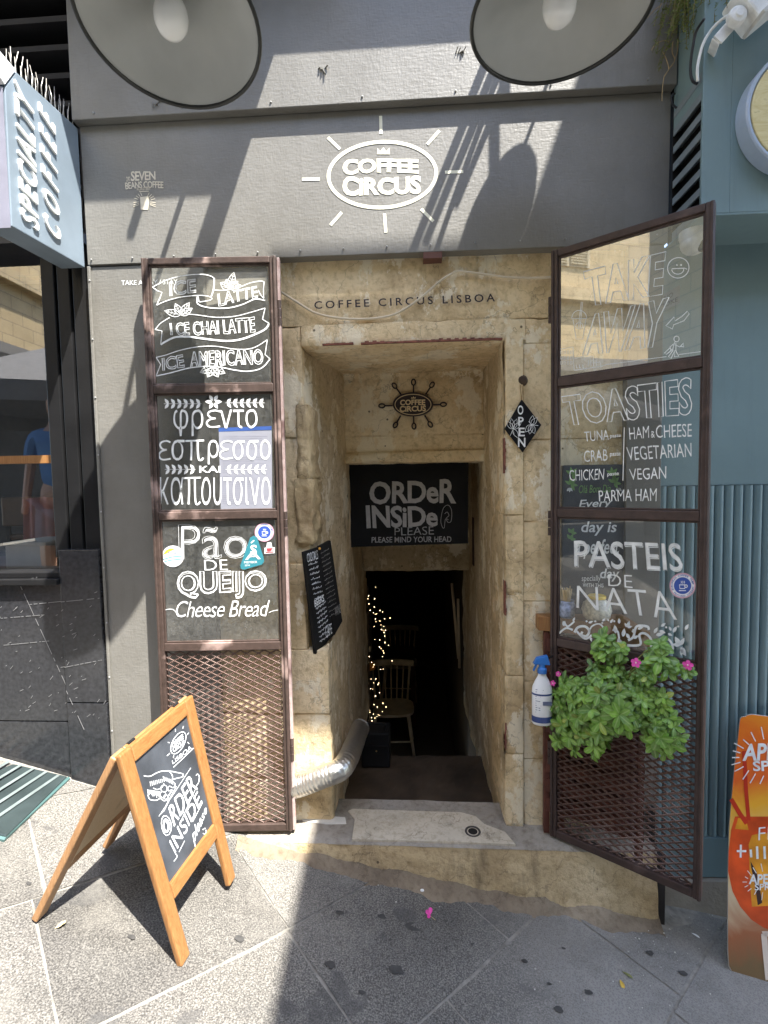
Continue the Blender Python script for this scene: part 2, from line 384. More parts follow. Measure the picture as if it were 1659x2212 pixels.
# ------------------------------------------------------------------ lettering
FC = {}
def font(s, off=0., sp_=1., shear=0.):
    key = (s, off, sp_, shear)
    if key in FC: return FC[key]
    cu = bpy.data.curves.new('t', 'FONT'); cu.body = s; cu.size = 1; cu.offset = off; cu.space_character = sp_; cu.shear = shear; cu.resolution_u = 3
    ob = bpy.data.objects.new('t', cu); COL.objects.link(ob)
    me = bpy.data.meshes.new_from_object(ob.evaluated_get(bpy.context.evaluated_depsgraph_get()))
    V = np.array([(v.co.x, v.co.y) for v in me.vertices]); Fs = [tuple(p.vertices) for p in me.polygons]
    cnt = {}
    for f in Fs:
        for i in range(len(f)):
            e = (f[i], f[(i+1) % len(f)]); k = (min(e), max(e)); cnt[k] = cnt.get(k, 0)+1
    nb = {}
    for k, c in cnt.items():
        if c == 1: nb.setdefault(k[0], []).append(k[1]); nb.setdefault(k[1], []).append(k[0])
    loops = []; seen = set()
    for st in nb:
        if st in seen: continue
        L = [st]; seen.add(st); cur = st
        while True:
            nx = [x for x in nb[cur] if x not in seen]
            if not nx: break
            cur = nx[0]; L.append(cur); seen.add(cur)
        if len(L) > 2: loops.append(L)
    bpy.data.objects.remove(ob); bpy.data.curves.remove(cu); bpy.data.meshes.remove(me)
    FC[key] = (V, Fs, loops); return FC[key]
class Ink:
    'flat paint or chalk marks, drawn in picture measure and laid on a surface'
    def __init__(s): s.v = []; s.f = []
    def add(s, v, f):
        o = len(s.v); s.v += [(float(x), float(y)) for x, y in v]; s.f += [tuple(i+o for i in g) for g in f]; return s
    def line(s, pts, wd, closed=False):
        P = [np.array(p, float) for p in pts]; n = len(P)
        if n < 2: return s
        L = []; Rt = []
        for i in range(n):
            if closed: a, b = P[i-1], P[(i+1) % n]
            else: a, b = P[max(i-1, 0)], P[min(i+1, n-1)]
            t = b-a; l = np.linalg.norm(t); t = t/l if l > 1e-6 else np.array([1., 0]); nn = np.array([-t[1], t[0]])
            L.append(P[i]+nn*wd/2); Rt.append(P[i]-nn*wd/2)
        m = n if closed else n-1
        return s.add(L+Rt, [(i, (i+1) % n, n+(i+1) % n, n+i) for i in range(m)])
    def poly(s, pts):
        return s.add(pts, [tuple(t) for t in tessellate_polygon([[Vector((p[0], p[1], 0)) for p in pts]])])
    def ell(s, c, rx, ry, wd=None, rot=0., n=36, a0=0., a1=360.):
        cl = a1-a0 >= 360; ca, sa = math.cos(R(rot)), math.sin(R(rot)); P = []
        for i in range(n if cl else n+1):
            a = R(a0+(a1-a0)*i/n); x, y = rx*math.cos(a), ry*math.sin(a)
            P.append((c[0]+x*ca-y*sa, c[1]+x*sa+y*ca))
        return s.line(P, wd, cl) if wd else s.poly(P)
    def leaf(s, c, ang, L, W, wd=None, vein=0):
        'almond leaf from its base c pointing along ang (degrees)'
        ca, sa = math.cos(R(ang)), math.sin(R(ang)); P = []
        for i in range(7): u = i/6; P.append((u*L, W*math.sin(math.pi*u**.8)))
        for i in range(5, 0, -1): u = i/6; P.append((u*L, -W*math.sin(math.pi*u**.8)))
        T = lambda p: (c[0]+p[0]*ca-p[1]*sa, c[1]+p[0]*sa+p[1]*ca)
        Q = [T(p) for p in P]
        if wd: s.line(Q, wd, True)
        else: s.poly(Q)
        if vein:
            s.line([T((0, 0)), T((L*.9, 0))], vein)
            for u in (.3, .5, .7):
                for sg in (-1, 1): s.line([T((L*u, 0)), T((L*(u+.14), sg*W*.75*math.sin(math.pi*u**.8)))], vein*.8)
        return s
    def text(s, txt, quad, style='fill', wd=1.6, off=0., sp_=1., shear=0., arc=0., jit=0., flare=0.):
        'fit the lettering box into quad = top-left, top-right, bottom-right, bottom-left'
        V, Fs, loops = font(txt, off, sp_, shear)
        lo, hi = V.min(0), V.max(0); U = (V-lo)/(hi-lo)
        TL, TR, BR, BL = [np.array(p, float) for p in quad]
        hgt = np.linalg.norm(TL-BL)
        def mp(uv):
            u = uv[:, :1]; v = uv[:, 1:]
            if flare: v = v+flare*(np.abs(u-.5)*2)**2*(v-.5)
            P = (BL*(1-u)+BR*u)*(1-v)+(TL*(1-u)+TR*u)*v
            up = (TL-BL)/hgt
            P = P+up*arc*(1-(2*u-1)**2)
            if jit:
                ph = sum(map(ord, txt))
                P = P+np.stack([np.sin(U[:, 1]*5+U[:, 0]*23+ph), np.sin(U[:, 0]*31+ph*1.7)], 1)*jit
            return P
        P = mp(U)
        if style in ('fill', 'both'): s.add(P, Fs)
        if style in ('line', 'both'):
            for L in loops: s.line([P[i] for i in L], wd, True)
        return s
    def mb(s, surf, off=.0015):
        m = MB(); V = np.array(s.v)
        d = FW+np.outer((V[:, 0]-829.5)/FPX, RV)-np.outer((V[:, 1]-1106)/FPX, UV)
        t = ((surf.P-CAMP)@surf.n+off)/(d@surf.n)
        m.v = [tuple(p) for p in (CAMP+d*t[:, None])]; m.f = list(s.f); return m
def quad(c, *pts): return [q(c, *p) for p in pts]
def bx(c, x0, y0, x1, y1): return [q(c, x0, y0), q(c, x1, y0), q(c, x1, y1), q(c, x0, y1)]
def k_of(c): return CR[c][2]*.7745

# ================================================================== SETTING: street
def clip_poly(P, keep):
    out = []
    for i in range(len(P)):
        a, b = P[i], P[(i+1) % len(P)]; ka, kb = keep(a), keep(b)
        if ka >= 0: out.append(a)
        if (ka >= 0) != (kb >= 0):
            t = ka/(ka-kb); out.append((a[0]+(b[0]-a[0])*t, a[1]+(b[1]-a[1])*t))
    return out
g = MB()
xs = sorted(set(list(np.arange(-3, 3.01, .1))+[-30, -12, -7, 7, 12, 30]))
g.sheet(lambda u, v: (xs[int(round(u*(len(xs)-1)))], -30+30*v, gz(xs[int(round(u*(len(xs)-1)))])-.0035), len(xs)-1, 6)
street = solo('street', g, MORTAR, None, None, (0, 0, 0), kind='structure')
d1 = np.array([.703, .711]); d2 = np.array([.711, -.703])       # paving laid on the diagonal
p0 = np.array([-.168, -.126]); n1 = .474
pv = MB(); tones = []
for i in range(-14, 15):
    if i == 0: cuts = [-.411+.648*k_ for k_ in range(-9, 10)]
    elif i == 1: cuts = [-.117+.665*k_ for k_ in range(-9, 10)]
    else:
        cuts = []; x = rnd.uniform(-7.5, -7)
        while x < 7: cuts.append(x); x += rnd.uniform(.58, .78)
    for a, b in zip(cuts[:-1], cuts[1:]):
        e = rnd.uniform(.0038, .0062)
        cs = []
        for ss, tt in ((a+e, i*n1+e), (b-e, i*n1+e), (b-e, (i+1)*n1-e), (a+e, (i+1)*n1-e)):
            w_ = p0+d1*ss+d2*tt
            cs.append((w_[0]+rnd.uniform(-.003, .003), w_[1]+rnd.uniform(-.003, .003)))
        dense = []
        for k in range(4):
            A, B = np.array(cs[k]), np.array(cs[(k+1) % 4]); m = 10
            nn = np.array([-(B-A)[1], (B-A)[0]])/np.linalg.norm(B-A)
            for t in range(m):
                P = A+(B-A)*t/m
                P = P+nn*.0035*noise.noise(Vector((P[0]*13, P[1]*13, i)))
                dense.append((P[0], P[1]))
        pl = clip_poly(dense, lambda p: -.02-p[1])
        if len(pl) < 3 or min(p[0] for p in pl) > 4 or max(p[0] for p in pl) < -4 or max(p[1] for p in pl) < -4: continue
        cx = sum(p[0] for p in pl)/len(pl)
        tri = tessellate_polygon([[Vector((p[0], p[1], 0)) for p in pl]])
        dz = rnd.uniform(-.0015, .002)
        pv.add([(p[0], p[1], gz(p[0])+dz) for p in pl], [t if True else t for t in tri])
        tones += [(1+rnd.uniform(-.14, .16))]*len(tri)
paving = solo('paving', pv, SLAB, None, None, (0, 0, 0), kind='structure')
me = paving.data
ca = me.color_attributes.new('tone', 'FLOAT_COLOR', 'CORNER')
for p in me.polygons:
    if p.normal.z < 0: p.flip()
for p in me.polygons:
    for li in p.loop_indices: ca.data[li].color = (tones[p.index],)*3+(1,)

# ================================================================== COFFEE SHOP FRONT
front = thing('coffee_shop_front', 'grey panelled coffee shop front with cream oval emblem around a worn limestone doorway', 'shop front', (-.15, 0, -1.6))
YS = .10      # face of the limestone behind the grey panels
m = MB(); m.box((-1.342, -.034, 1.478), (1.017, .10, 2.4)); part('upper_panel', m, PANEL, front, bev=.003)
m = MB()
m.hexa([(-1.328, 0, .925), (1.008, 0, .915), (1.008, .055, .915), (-1.328, .055, .925), (-1.332, 0, 1.476), (1.012, 0, 1.476), (1.012, .055, 1.476), (-1.332, .055, 1.476)])
part('fascia_panel', m, PANEL, front, bev=.002)
m = MB()
m.box((-1.33, .008, -1.62), (-.842, .3, .919)); m.box((-1.3305, -.004, -1.62), (-1.318, .008, .919)); part('side_panel', m, PANEL, front, bev=.003)
m = MB(); m.box((-.841, .026, -.30), (-.585, .047, .90)); part('sun_patch_cover', m, flat('grey_brown_cover', (.17, .155, .125), .7, .25, 9, bmp=.2), front)  # added board hiding the sunlit stone behind the left leaf
m = MB(); m.box((.862, .008, -1.80), (1.0, .3, .911)); part('side_panel', m, PANEL, front, bev=.003)
m = MB()
for x in (-1.325,):
    for i in range(9): m.ball((x+.004, -.004, .86-i*.24), .0045, 6)
for i in range(14): m.ball((-1.31+i*.175, -.004 if i > 2 else -.003, .945), .004, 6)
for i in range(7): m.ball((-1.25+i*.36, -.0355, 1.50), .0045, 6)
part('screw', m, flat('screw_head', (.3, .3, .29), .4, .2), front, smooth=True)
for bx0, bz in ((-.33, 1.605), (.20, 1.64), (-1.0, 1.52)):      # torn staples left in the panel
    m = MB()
    for k in range(4): m.bar((bx0+k*.008-.01, -.03, bz+rnd.uniform(-.012, .012)), (bx0+k*.01, -.044, bz+rnd.uniform(-.02, .02)), (0, 1, 0), .002, .006)
    part('torn_staple', m, PANEL, front)
# limestone: jambs in courses, lintel, passage
m = MB()
zz = [-1.62, -1.30, -1.0, -.715]
for i in range(3):
    m.stone((-.86, YS-.056 if i == 2 else YS-.05, zz[i]+.001), (-.368+rnd.uniform(-.004, .004), YS+.3, zz[i+1]-.001), .016, .006, .006, i*3.1)
m.stone((-.86, YS-.05, -.715), (-.462, YS+.3, -.34), .016, .006, .006, 21.)
m.stone((-.86, YS-.044, -.338), (-.440, YS+.3, .20), .016, .008, .009, 24.)
m.stone((-.86, YS-.05, .201), (-.452, YS+.3, .59), .016, .006, .006, 27.)
m.box((-.86, YS-.040, -1.6), (-.375, YS+.2, -.72)); m.box((-.86, YS-.040, -.716), (-.458, YS+.2, .60))
part('left_jamb', m, STONE, front, smooth=True)
m = MB(); m.stone((-.485, YS-.058, .02), (-.425, YS+.14, .34), .012, .02, .012, 61.); m.stone((-.50, YS-.062, -.26), (-.42, YS+.16, .03), .012, .022, .014, 66.);
part('eroded_stone', m, STEPF, front, smooth=True)
m = MB(); zz = [-1.49, -1.16, -.82, -.475, -.14, .2, .59]
for i in range(6):
    m.stone((.386+rnd.uniform(-.004, .004), YS-.066, zz[i]+.001), (.462, YS+.3, zz[i+1]-.001), .016, .005, .005, i*1.7+70)
    m.stone((.464, YS-.052, zz[i]-.03+.001), (.9, YS+.3, zz[i+1]-.03-.001), .02, .005, .005, i*1.9+90)
m.box((.45, YS-.03, .55), (.9, YS+.2, .62))
m.box((.392, YS-.058, -1.48), (.462, YS+.2, .6)); m.box((.45, YS-.046, -1.48), (.89, YS+.2, .6))
part('right_jamb', m, STONE, front, smooth=True)
m = MB(); m.stone((-.86, YS-.05, .66), (.9, YS+.3, 1.0), .03, .005, .008, 5.)
m.stone((-.455, YS-.062, .572), (.475, YS+.25, .664), .02, .006, .006, 8.)
m.stone((-.86, YS-.052, .56), (-.452, YS+.2, .664), .03, .005, .01, 9.)
m.stone((.47, YS-.052, .56), (.9, YS+.2, .664), .03, .005, .01, 10.)
part('lintel', m, STONE, front, smooth=True)
m = MB()       # remains of red paint along the arris of the lintel and the right jamb
for i in range(46):
    x = -.36+i*.016
    if noise.noise(Vector((x*11, 3, 0))) > -.38:
        h = .006+.010*abs(noise.noise(Vector((x*30, 1, 2)))); m.box((x, YS-.073, .5745), (x+.0165, YS-.03, .5745+h))
for i in range(120):
    z = -1.2+i*.0145
    if noise.noise(Vector((7, z*5, 0))) > .16: m.box((.3835, YS-.0695, z), (.3835+.003+.007*abs(noise.noise(Vector((1, z*30, 2)))), YS-.03, z+.015))
part('red_paint', m, flat('old_red_paint', (.20, .075, .05), .8, .5, 40, bmp=.3), front)
def wall(pts, nu, nv, amp, seed):
    'bilinear rough sheet: corners p00 p10 p11 p01'
    P = [np.array(p, float) for p in pts]; nrm = np.cross(P[1]-P[0], P[3]-P[0]); nrm /= np.linalg.norm(nrm)
    def fn(u, v):
        p = (P[0]*(1-u)+P[1]*u)*(1-v)+(P[3]*(1-u)+P[2]*u)*v
        a = noise.fractal(Vector(p*5+seed), 1, 2, 4)*amp + noise.noise(Vector(p*22+seed))*amp*.35
        zc = p[2]/.31+seed; gr = abs(zc-round(zc)); groove = -.007*max(0, 1-gr/.035)
        return p+nrm*(a+groove)
    return MB().sheet(fn, nu, nv)
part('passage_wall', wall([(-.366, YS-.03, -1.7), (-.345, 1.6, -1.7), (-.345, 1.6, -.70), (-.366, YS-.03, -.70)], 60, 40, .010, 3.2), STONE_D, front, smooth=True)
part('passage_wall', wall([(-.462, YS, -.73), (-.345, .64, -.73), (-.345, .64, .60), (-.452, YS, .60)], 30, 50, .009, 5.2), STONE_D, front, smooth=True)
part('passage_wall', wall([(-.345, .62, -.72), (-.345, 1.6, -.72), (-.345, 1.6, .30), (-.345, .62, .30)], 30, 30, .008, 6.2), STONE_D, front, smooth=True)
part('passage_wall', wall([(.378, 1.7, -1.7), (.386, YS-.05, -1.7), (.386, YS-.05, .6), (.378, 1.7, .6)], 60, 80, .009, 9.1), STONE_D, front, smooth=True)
m = MB(); m.box((-.47, YS-.03, .581), (.41, .64, .64)); m.box((-.36, .62, .19), (.40, 1.32, .25)); part('soffit', m, STONE, front)
m = wall([(-.36, .62, .165), (.40, .62, .165), (.40, .62, .60), (-.36, .62, .60)], 50, 30, .006, 2.2)
part('transom_wall', m, STONE, front, smooth=True)
m = MB(); m.stone((-.36, .598, .106), (.40, .80, .168), .02, .005, .008, 3.); part('transom_ledge', m, STONE, front, smooth=True)
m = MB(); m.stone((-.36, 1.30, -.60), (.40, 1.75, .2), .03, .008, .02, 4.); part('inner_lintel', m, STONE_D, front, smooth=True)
m = MB(); m.box((.376, 1.02, -.52), (.38, 1.1, -.22)); part('wall_niche', m, flat('rusty_slot', (.05, .02, .015), .8), front)
# floor inside, stair and basement room
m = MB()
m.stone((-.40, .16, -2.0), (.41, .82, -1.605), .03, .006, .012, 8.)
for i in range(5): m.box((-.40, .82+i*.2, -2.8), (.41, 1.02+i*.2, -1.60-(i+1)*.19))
part('inner_floor', m, flat('dark_stone_floor', (.055, .038, .024), .6, .5, 6, bmp=.4, bs=18), front, smooth=False)  # dark brown mottled stone
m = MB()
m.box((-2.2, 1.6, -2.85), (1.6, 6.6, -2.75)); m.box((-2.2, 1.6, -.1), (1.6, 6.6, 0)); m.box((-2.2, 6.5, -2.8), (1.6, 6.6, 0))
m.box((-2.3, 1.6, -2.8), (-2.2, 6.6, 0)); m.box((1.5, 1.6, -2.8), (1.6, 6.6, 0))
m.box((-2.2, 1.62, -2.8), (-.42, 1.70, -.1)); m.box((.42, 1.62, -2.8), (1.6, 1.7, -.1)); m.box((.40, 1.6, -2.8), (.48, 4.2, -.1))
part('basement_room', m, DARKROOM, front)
m = MB(); m.stone((-1.34, .1, 2.4), (1.02, .5, 6.5), .25, .01, .02, 2.); part('upper_wall', m, m_masonry('upper_masonry', (.42, .33, .19), (.36, .28, .16), (.22, .17, .1), plane='xz'), front)
m = MB(); m.box((.06, -.003, .893), (.135, .05, .917)); part('rust_bracket', m, flat('red_oxide', (.11, .045, .03), .7, .3), front)
# painted emblem and lettering on the panels
FAS = Surf((0, 0, 1.2), (0, -1, 0)); SIDE = Surf((0, .008, 0), (0, -1, 0)); STN = Surf((0, YS-.052, .8), (0, -1, 0))
k = k_of('B')
I = Ink(); I.ell(q('B', 760, 1010), 312*k, 190*k, 21*k, -3, 64)
for a, b in (((750, 670), (752, 775)), ((445, 795), (515, 862)), ((1090, 755), (1020, 835)), ((295, 1037), (398, 1035)), ((1122, 996), (1228, 992)), ((460, 1302), (525, 1228)), ((772, 1235), (780, 1345)), ((985, 1208), (1055, 1280))):
    I.line([q('B', *a), q('B', *b)], 18*k)
I.poly(qs('B', [(729, 892), (731, 856), (748, 874), (766, 852), (783, 874), (803, 854), (803, 892)]))
I.text('COFFEE', quad('B', (530, 925), (970, 925), (970, 1002), (530, 1012)), off=.045, sp_=.98, arc=9*k, flare=.12, jit=.5)
I.text('CiRCUS', quad('B', (528, 1022), (985, 1018), (985, 1115), (528, 1128)), off=.045, sp_=.98, arc=-6*k, flare=.16, jit=.5)
part('painted_emblem', I.mb(FAS), CREAM, front)
I = Ink()
I.text('SEVEN', quad('A', (757, 990), (898, 990), (900, 1040), (757, 1048)), off=.02, sp_=.92)
I.text('BEANS COFFEE', quad('A', (722, 1056), (945, 1050), (945, 1090), (727, 1096)), off=.015, sp_=.9, arc=5*k)
I.text('ROASTERY', quad('A', (790, 1084), (872, 1082), (872, 1099), (792, 1102)), off=.01)
I.text('THE', quad('A', (733, 1052), (731, 1022), (752, 1020), (754, 1050)), off=.01)
I.line(qs('A', [(805, 1108), (860, 1106)]), 4*k)
I.poly(qs('A', [(810, 1140), (858, 1134), (862, 1170), (856, 1214), (814, 1212), (812, 1175)]))
for an in range(-160, -10, 16):
    c = (836, 1165)
    if abs(an+90) > 16: I.line([q('A', c[0]+34*math.cos(R(an))*1.15, c[1]+34*math.sin(R(an))), q('A', c[0]+62*math.cos(R(an)), c[1]+56*math.sin(R(an)))], 3.2*k)
for sg in (-1, 1):
    for dy in (0, 14, 26): I.line([q('A', 836+sg*32, 1168+dy*.6), q('A', 836+sg*64, 1172+dy*.9)], 3.2*k)
part('painted_emblem', I.mb(FAS), flat('faded_cream_paint', (.60, .54, .42), .6, .1, 50), front)
I = Ink(); I.text('TAKE AWAY / STAY', quad('D', (702, 170), (1027, 164), (1027, 192), (702, 198)), off=.006)
part('lettering', I.mb(SIDE), WHITE, front)
I = Ink(); I.text('COFFEE CIRCUS LISBOA', quad('E', (365, 291), (1410, 246), (1412, 292), (367, 336)), off=.014, sp_=1.45)
part('lettering', I.mb(STN, .008), INK, front)

# ------------------------------------------------------------------ doorstep
step = thing('doorstep', 'worn limestone doorstep with cream marble patch in front of the open doorway', 'step', (.1, -.05, -1.7))
ZS = -1.483
def step_riser(u, v):
    x = -.72+1.676*u; zt = ZS-.012; zb = gz(x)-.03
    z = zt*(1-v)+zb*v
    y = -.070-.02*u-.030*v+.006*noise.fractal(Vector((x*8, z*14, 0)), 1, 2, 4)
    return (x, y, z)
part('riser', MB().sheet(step_riser, 110, 22), STEPF, step, smooth=True)
def step_top(u, v):
    x = -.72+1.676*u; y = (-.072-.02*u)+(.19+.09)*v
    ed = max(0, 1-v/.05)
    return (x, y, ZS-.013*ed*ed+.0035*noise.fractal(Vector((x*6, y*9, 2)), 1, 2, 4))
m = MB().sheet(step_top, 90, 18); m.box((-.72, .185, -1.9), (.97, .20, ZS-.004)); m.box((.952, -.09, -2), (.956, .2, ZS-.004))
part('tread', m, STEPM, step, smooth=True)
def crumb(u, v):
    x = -.74+1.70*u; yo = -.165-.05*noise.noise(Vector((x*6, 1, 4)))-.02*noise.noise(Vector((x*25, 2, 4))); y = -.098+(yo+.098)*v
    h = (.035+.02*noise.noise(Vector((x*9, 5, 1))))*(1-v)**1.6+.010*abs(noise.noise(Vector((x*40, y*40, 0))))*(1-v)
    return (x, y, gz(x)-.002+h)
part('crumbled_base', MB().sheet(crumb, 160, 12), m_stone('crumbled_dirt', (.10, .075, .05), (.20, .155, .105), (.30, .245, .17), .5, False), step, smooth=True)
pts = qs('K', [(585, 588), (600, 470), (560, 425), (590, 412), (820, 420), (1060, 428), (1215, 432), (1300, 455), (1350, 500), (1470, 545), (1532, 618), (1300, 607), (1000, 598)])
W3 = [onZ(*p, ZS+.006) for p in pts]
m = MB(); m.prism([(p[0]+.004*noise.noise(Vector(p*30)), p[1], ZS-.006) for p in W3], (0, 0, .0115)); part('marble_patch', m, MARBLE, step, bev=.002)
pts = qs('K', [(285, 445), (330, 448), (545, 462), (552, 500), (430, 500), (300, 485)])
m = MB(); m.prism([(*onZ(*p, ZS+.003)[:2], ZS-.004) for p in pts], (0, 0, .0075)); part('plaster_patch', m, flat('white_plaster', (.62, .60, .54), .9, .1, 20, bmp=.4), step, bev=.002)
c = onZ(*q('K', 1283, 545), ZS+.006)
m = MB(); m.lathe((c[0], c[1], ZS+.006), [(.018, -.004), (.03, .003), (.033, .002), (.034, -.004)], 20); part('drain_ring', m, flat('dark_drain', (.05, .045, .04), .5, .3), step, smooth=True)
m = MB(); m.lathe((c[0], c[1], ZS+.006), [(0, .0006), (.02, .0006)], 16); part('drain_hole', m, flat('drain_black', (.01, .009, .008), .9), step)

# ================================================================== NEIGHBOUR ON THE LEFT
ls = thing('left_shop_front', 'black metal shop front with granite base left of the grey coffee shop', 'shop front', (-1.7, .05, -1.3))
m = MB()
px = np.array([-1.558, -1.50, -1.488, -1.432, -1.42, -1.346])
for a, b, y in ((0, 1, .03), (1, 2, .055), (2, 3, .03), (3, 4, .055), (4, 5, .03)): m.box((px[a], y, -.30), (px[b], .2, 1.02))
part('pilaster', m, BLACKM, ls, bev=.004)
m = MB(); m.box((-1.515, -.012, -.93), (-1.337, .2, -.262)); m.box((-1.515, -.010, -1.45), (-1.337, .2, -.934)); m.box((-4, .0, -1.02), (-1.517, .2, -.41)); m.box((-4, .002, -1.45), (-1.517, .2, -1.024))
part('granite_base', m, GRANITE, ls, bev=.003)
m = MB()
for _ in range(70):          # scratches and chips in the stone
    x = rnd.uniform(-1.85, -1.345); z = rnd.uniform(-1.0, -.38); a = rnd.uniform(.3, 1.0); L = rnd.uniform(.003, .022)
    y = -.0145 if x > -1.515 else -.0025
    if z > -.36 and x < -1.515: continue
    m.bar((x, y, z), (x+L*math.cos(a), y, z+L*math.sin(a)), (1, 0, -1), .0008, .0018)
for (x0, z0, x1, z1) in ((-1.70, -.42, -1.44, -1.05), (-1.67, -.50, -1.34, -.47), (-1.8, -.56, -1.6, -.545), (-1.55, -.78, -1.345, -.74), (-1.8, -.68, -1.58, -.66)):
    N = 40
    for i in range(N):
        if rnd.random() < .75:
            t = i/N; x = x0+(x1-x0)*t; z = z0+(z1-z0)*t; y = -.0142 if x > -1.515 else -.0022
            m.bar((x, y, z), (x+(x1-x0)/N, y, z+(z1-z0)/N), (z1-z0, 0, x0-x1), .0006, .0022)
part('scratches', m, flat('pale_scratch', (.20, .20, .20), .6, .2), ls)
m = MB(); m.box((-4, -.03, -.41), (-1.516, .1, -.385)); m.box((-4, .0, -.385), (-1.516, .12, -.36)); part('window_sill', m, BLACKM, ls, bev=.003)
m = MB(); m.box((-4, .075, .115), (-1.555, .10, .15)); part('transom_bar', m, OAK, ls)
m = MB(); m.add([(-4, .09, -.36), (-1.545, .09, -.36), (-1.545, .09, .114), (-4, .09, .114), (-4, .09, .151), (-1.545, .09, .151), (-1.545, .09, 1.05), (-4, .09, 1.05)], [(0, 1, 2, 3), (4, 5, 6, 7)]); part('window_pane', m, GLASSW, ls)
m = MB(); m.box((-4, .9, -.4), (-1.4, .95, 2.0)); m.box((-4, .1, -.42), (-1.4, .95, -.385)); m.box((-1.40, .1, -.4), (-1.36, .95, 2)); m.box((-4, .1, 1.2), (-1.36, .95, 1.25)); part('window_interior', m, flat('dark_interior', (.02, .017, .016), .7, .3), ls)
m = MB(); m.box((-4, .098, -.384), (-1.56, .6, -.372)); part('display_shelf', m, flat('red_brown_shelf', (.14, .045, .035), .35, .2), ls)
m = MB()
for i in range(9):
    z = 1.06+i*.115; m.hexa([(-4, .10, z), (-1.345, .10, z), (-1.345, .30, z+.02), (-4, .30, z+.02), (-4, .09, z+.014), (-1.345, .09, z+.014), (-1.345, .30, z+.034), (-4, .30, z+.034)])
m.box((-4, .30, 1.0), (-1.345, .34, 2.4)); part('shutter_slats', m, flat('black_slat', (.022, .022, .024), .4, .2), ls)
m = MB(); m.box((-4, -.015, 1.02), (-1.345, .3, 1.06)); m.box((-4, .1, 2.1), (-1.35, .5, 6)); part('shutter_box', m, BLACKM, ls)
# white box on the shelf inside
m = MB(); p = [onY(*q('G', 95, 375), .22), onY(*q('G', 345, 375), .22)]
m.box((p[0][0], .16, -.371), (p[1][0]-.02, .42, -.262))
wb = thing('white_box', 'plain white cardboard box on the red shelf inside the left shop window', 'box', (p[0][0]+.1, .25, -.371))
part('carton', m, flat('white_card', (.80, .76, .68), .6, .05), wb, bev=.004)
m = MB(); m.box((p[0][0]-.006, .154, -.261), (p[1][0]-.014, .426, -.246)); part('lid', m, flat('white_card', (.80, .76, .68), .6, .05), wb, bev=.003)
cx0 = onY(*q('G', 262, 120), .5)
m = MB()
m.sheet(lambda u, v: (cx0[0]-.10+.22*u+.03*(1-v)*(u-.5), .48+.02*math.sin(u*17)*(1-.4*v), -.38+.34*v-.02*abs(u-.5)*v), 30, 12)
solo('pink_cloth', m, flat('salmon_cloth', (.55, .22, .19), .85, .12, 10), 'salmon pink cloth draped inside the left shop window above the white box', 'cloth', smooth=True, solid=.006)
cx1 = onY(*q('G', 150, 120), .56)
bc = thing('brown_chair', 'brown panel backed chair inside the left shop window beside the pink cloth', 'chair', (cx1[0], .6, -.38))
m = MB(); m.box((cx1[0]-.14, .56, -.20), (cx1[0]+.10, .585, -.04)); part('back_panel', m, flat('brown_leather', (.16, .085, .035), .5, .2), bc, bev=.008)
m = MB(); m.box((cx1[0]-.14, .58, -.28), (cx1[0]+.10, .80, -.25)); part('seat', m, flat('brown_leather', (.16, .085, .035), .5, .2), bc, bev=.008)
for dx in (-.13, .08):
    for y in (.575, .78): m = MB(); m.box((cx1[0]+dx, y, -.385), (cx1[0]+dx+.02, y+.015, -.20 if y < .7 else -.28)); part('leg', m, BLACKM, bc)
# glass pavement light
gl = thing('glass_floor_panel', 'green striped glass floor panel set in the pavement before the granite base', 'floor panel', (-1.7, -.2, -1.25))
def gp(x, y, h): return (x, y, gz(x)+h)
gpoly = [(-3, -.02), (-1.525, -.02), (-1.50, -.38), (-3, -.40)]
m = MB(); m.prism([gp(x, y, -.004) for x, y in gpoly], (0, 0, .018)); part('glass_sheet', m, flat('green_glass', (.032, .043, .043), .12, .3, 5), gl, bev=.003)
m = MB()
for i in range(26):
    x = -1.55-i*.055; m.add([gp(x, -.03, .0155), gp(x-.012, -.03, .0155), gp(x-.05, -.37, .0155), gp(x-.036, -.37, .0155)], [(0, 1, 2, 3)])
part('grip_stripes', m, flat('pale_green_stripe', (.13, .155, .15), .4, .2), gl)
m = MB(); m.tube([gp(-3, -.405, .004), gp(-1.498, -.385, .004), gp(-1.52, -.02, .004)], .009, 6); part('edge_trim', m, flat('teal_trim', (.06, .12, .115), .4), gl)

# projecting sign
sg = thing('projecting_sign', 'pale blue projecting box sign with raised white letters beside the black shutter', 'sign', (-1.38, -.2, .9))
XF = -1.338
poly = [(XF, -.004, .912), (XF, -.004, 1.466), (XF, -.325, 1.435), (XF, -.378, 1.345), (XF, -.384, .89)]
m = MB(); m.prism(poly, (-.10, 0, 0)); part('sign_box', m, flat('sky_blue_sign', (.185, .23, .27), .45, .10, 7, bmp=.05), sg, bev=.003)
SGF = Surf((XF, -.2, 1.2), (1, 0, 0))
I = Ink(); I.text('SPECIALTY', [q('s', 196, 1690), q('s', 132, 400), q('s', 308, 645), q('s', 362, 1835)], off=.012, sp_=1.1, jit=.0)
I.text('COFFEE', [q('s', 415, 1770), q('s', 360, 610), q('s', 512, 850), q('s', 568, 1945)], off=.012, sp_=1.9)
part('raised_letters', I.mb(SGF, .004), WHITE, sg, solid=.008)
m = MB(); m.prism([(XF+.003, -.33, 1.437), (XF+.003, -.382, 1.35), (XF+.003, -.40, 1.36), (XF+.003, -.40, 1.445)], (-.106, 0, 0)); part('end_flashing', m, flat('white_flashing', (.75, .77, .78), .4, .05), sg)
m = MB(); m.box((XF-.098, -.386, .885), (XF-.004, -.384, 1.34)); part('end_face', m, flat('purple_grey_edge', (.22, .22, .27), .5, .1), sg)
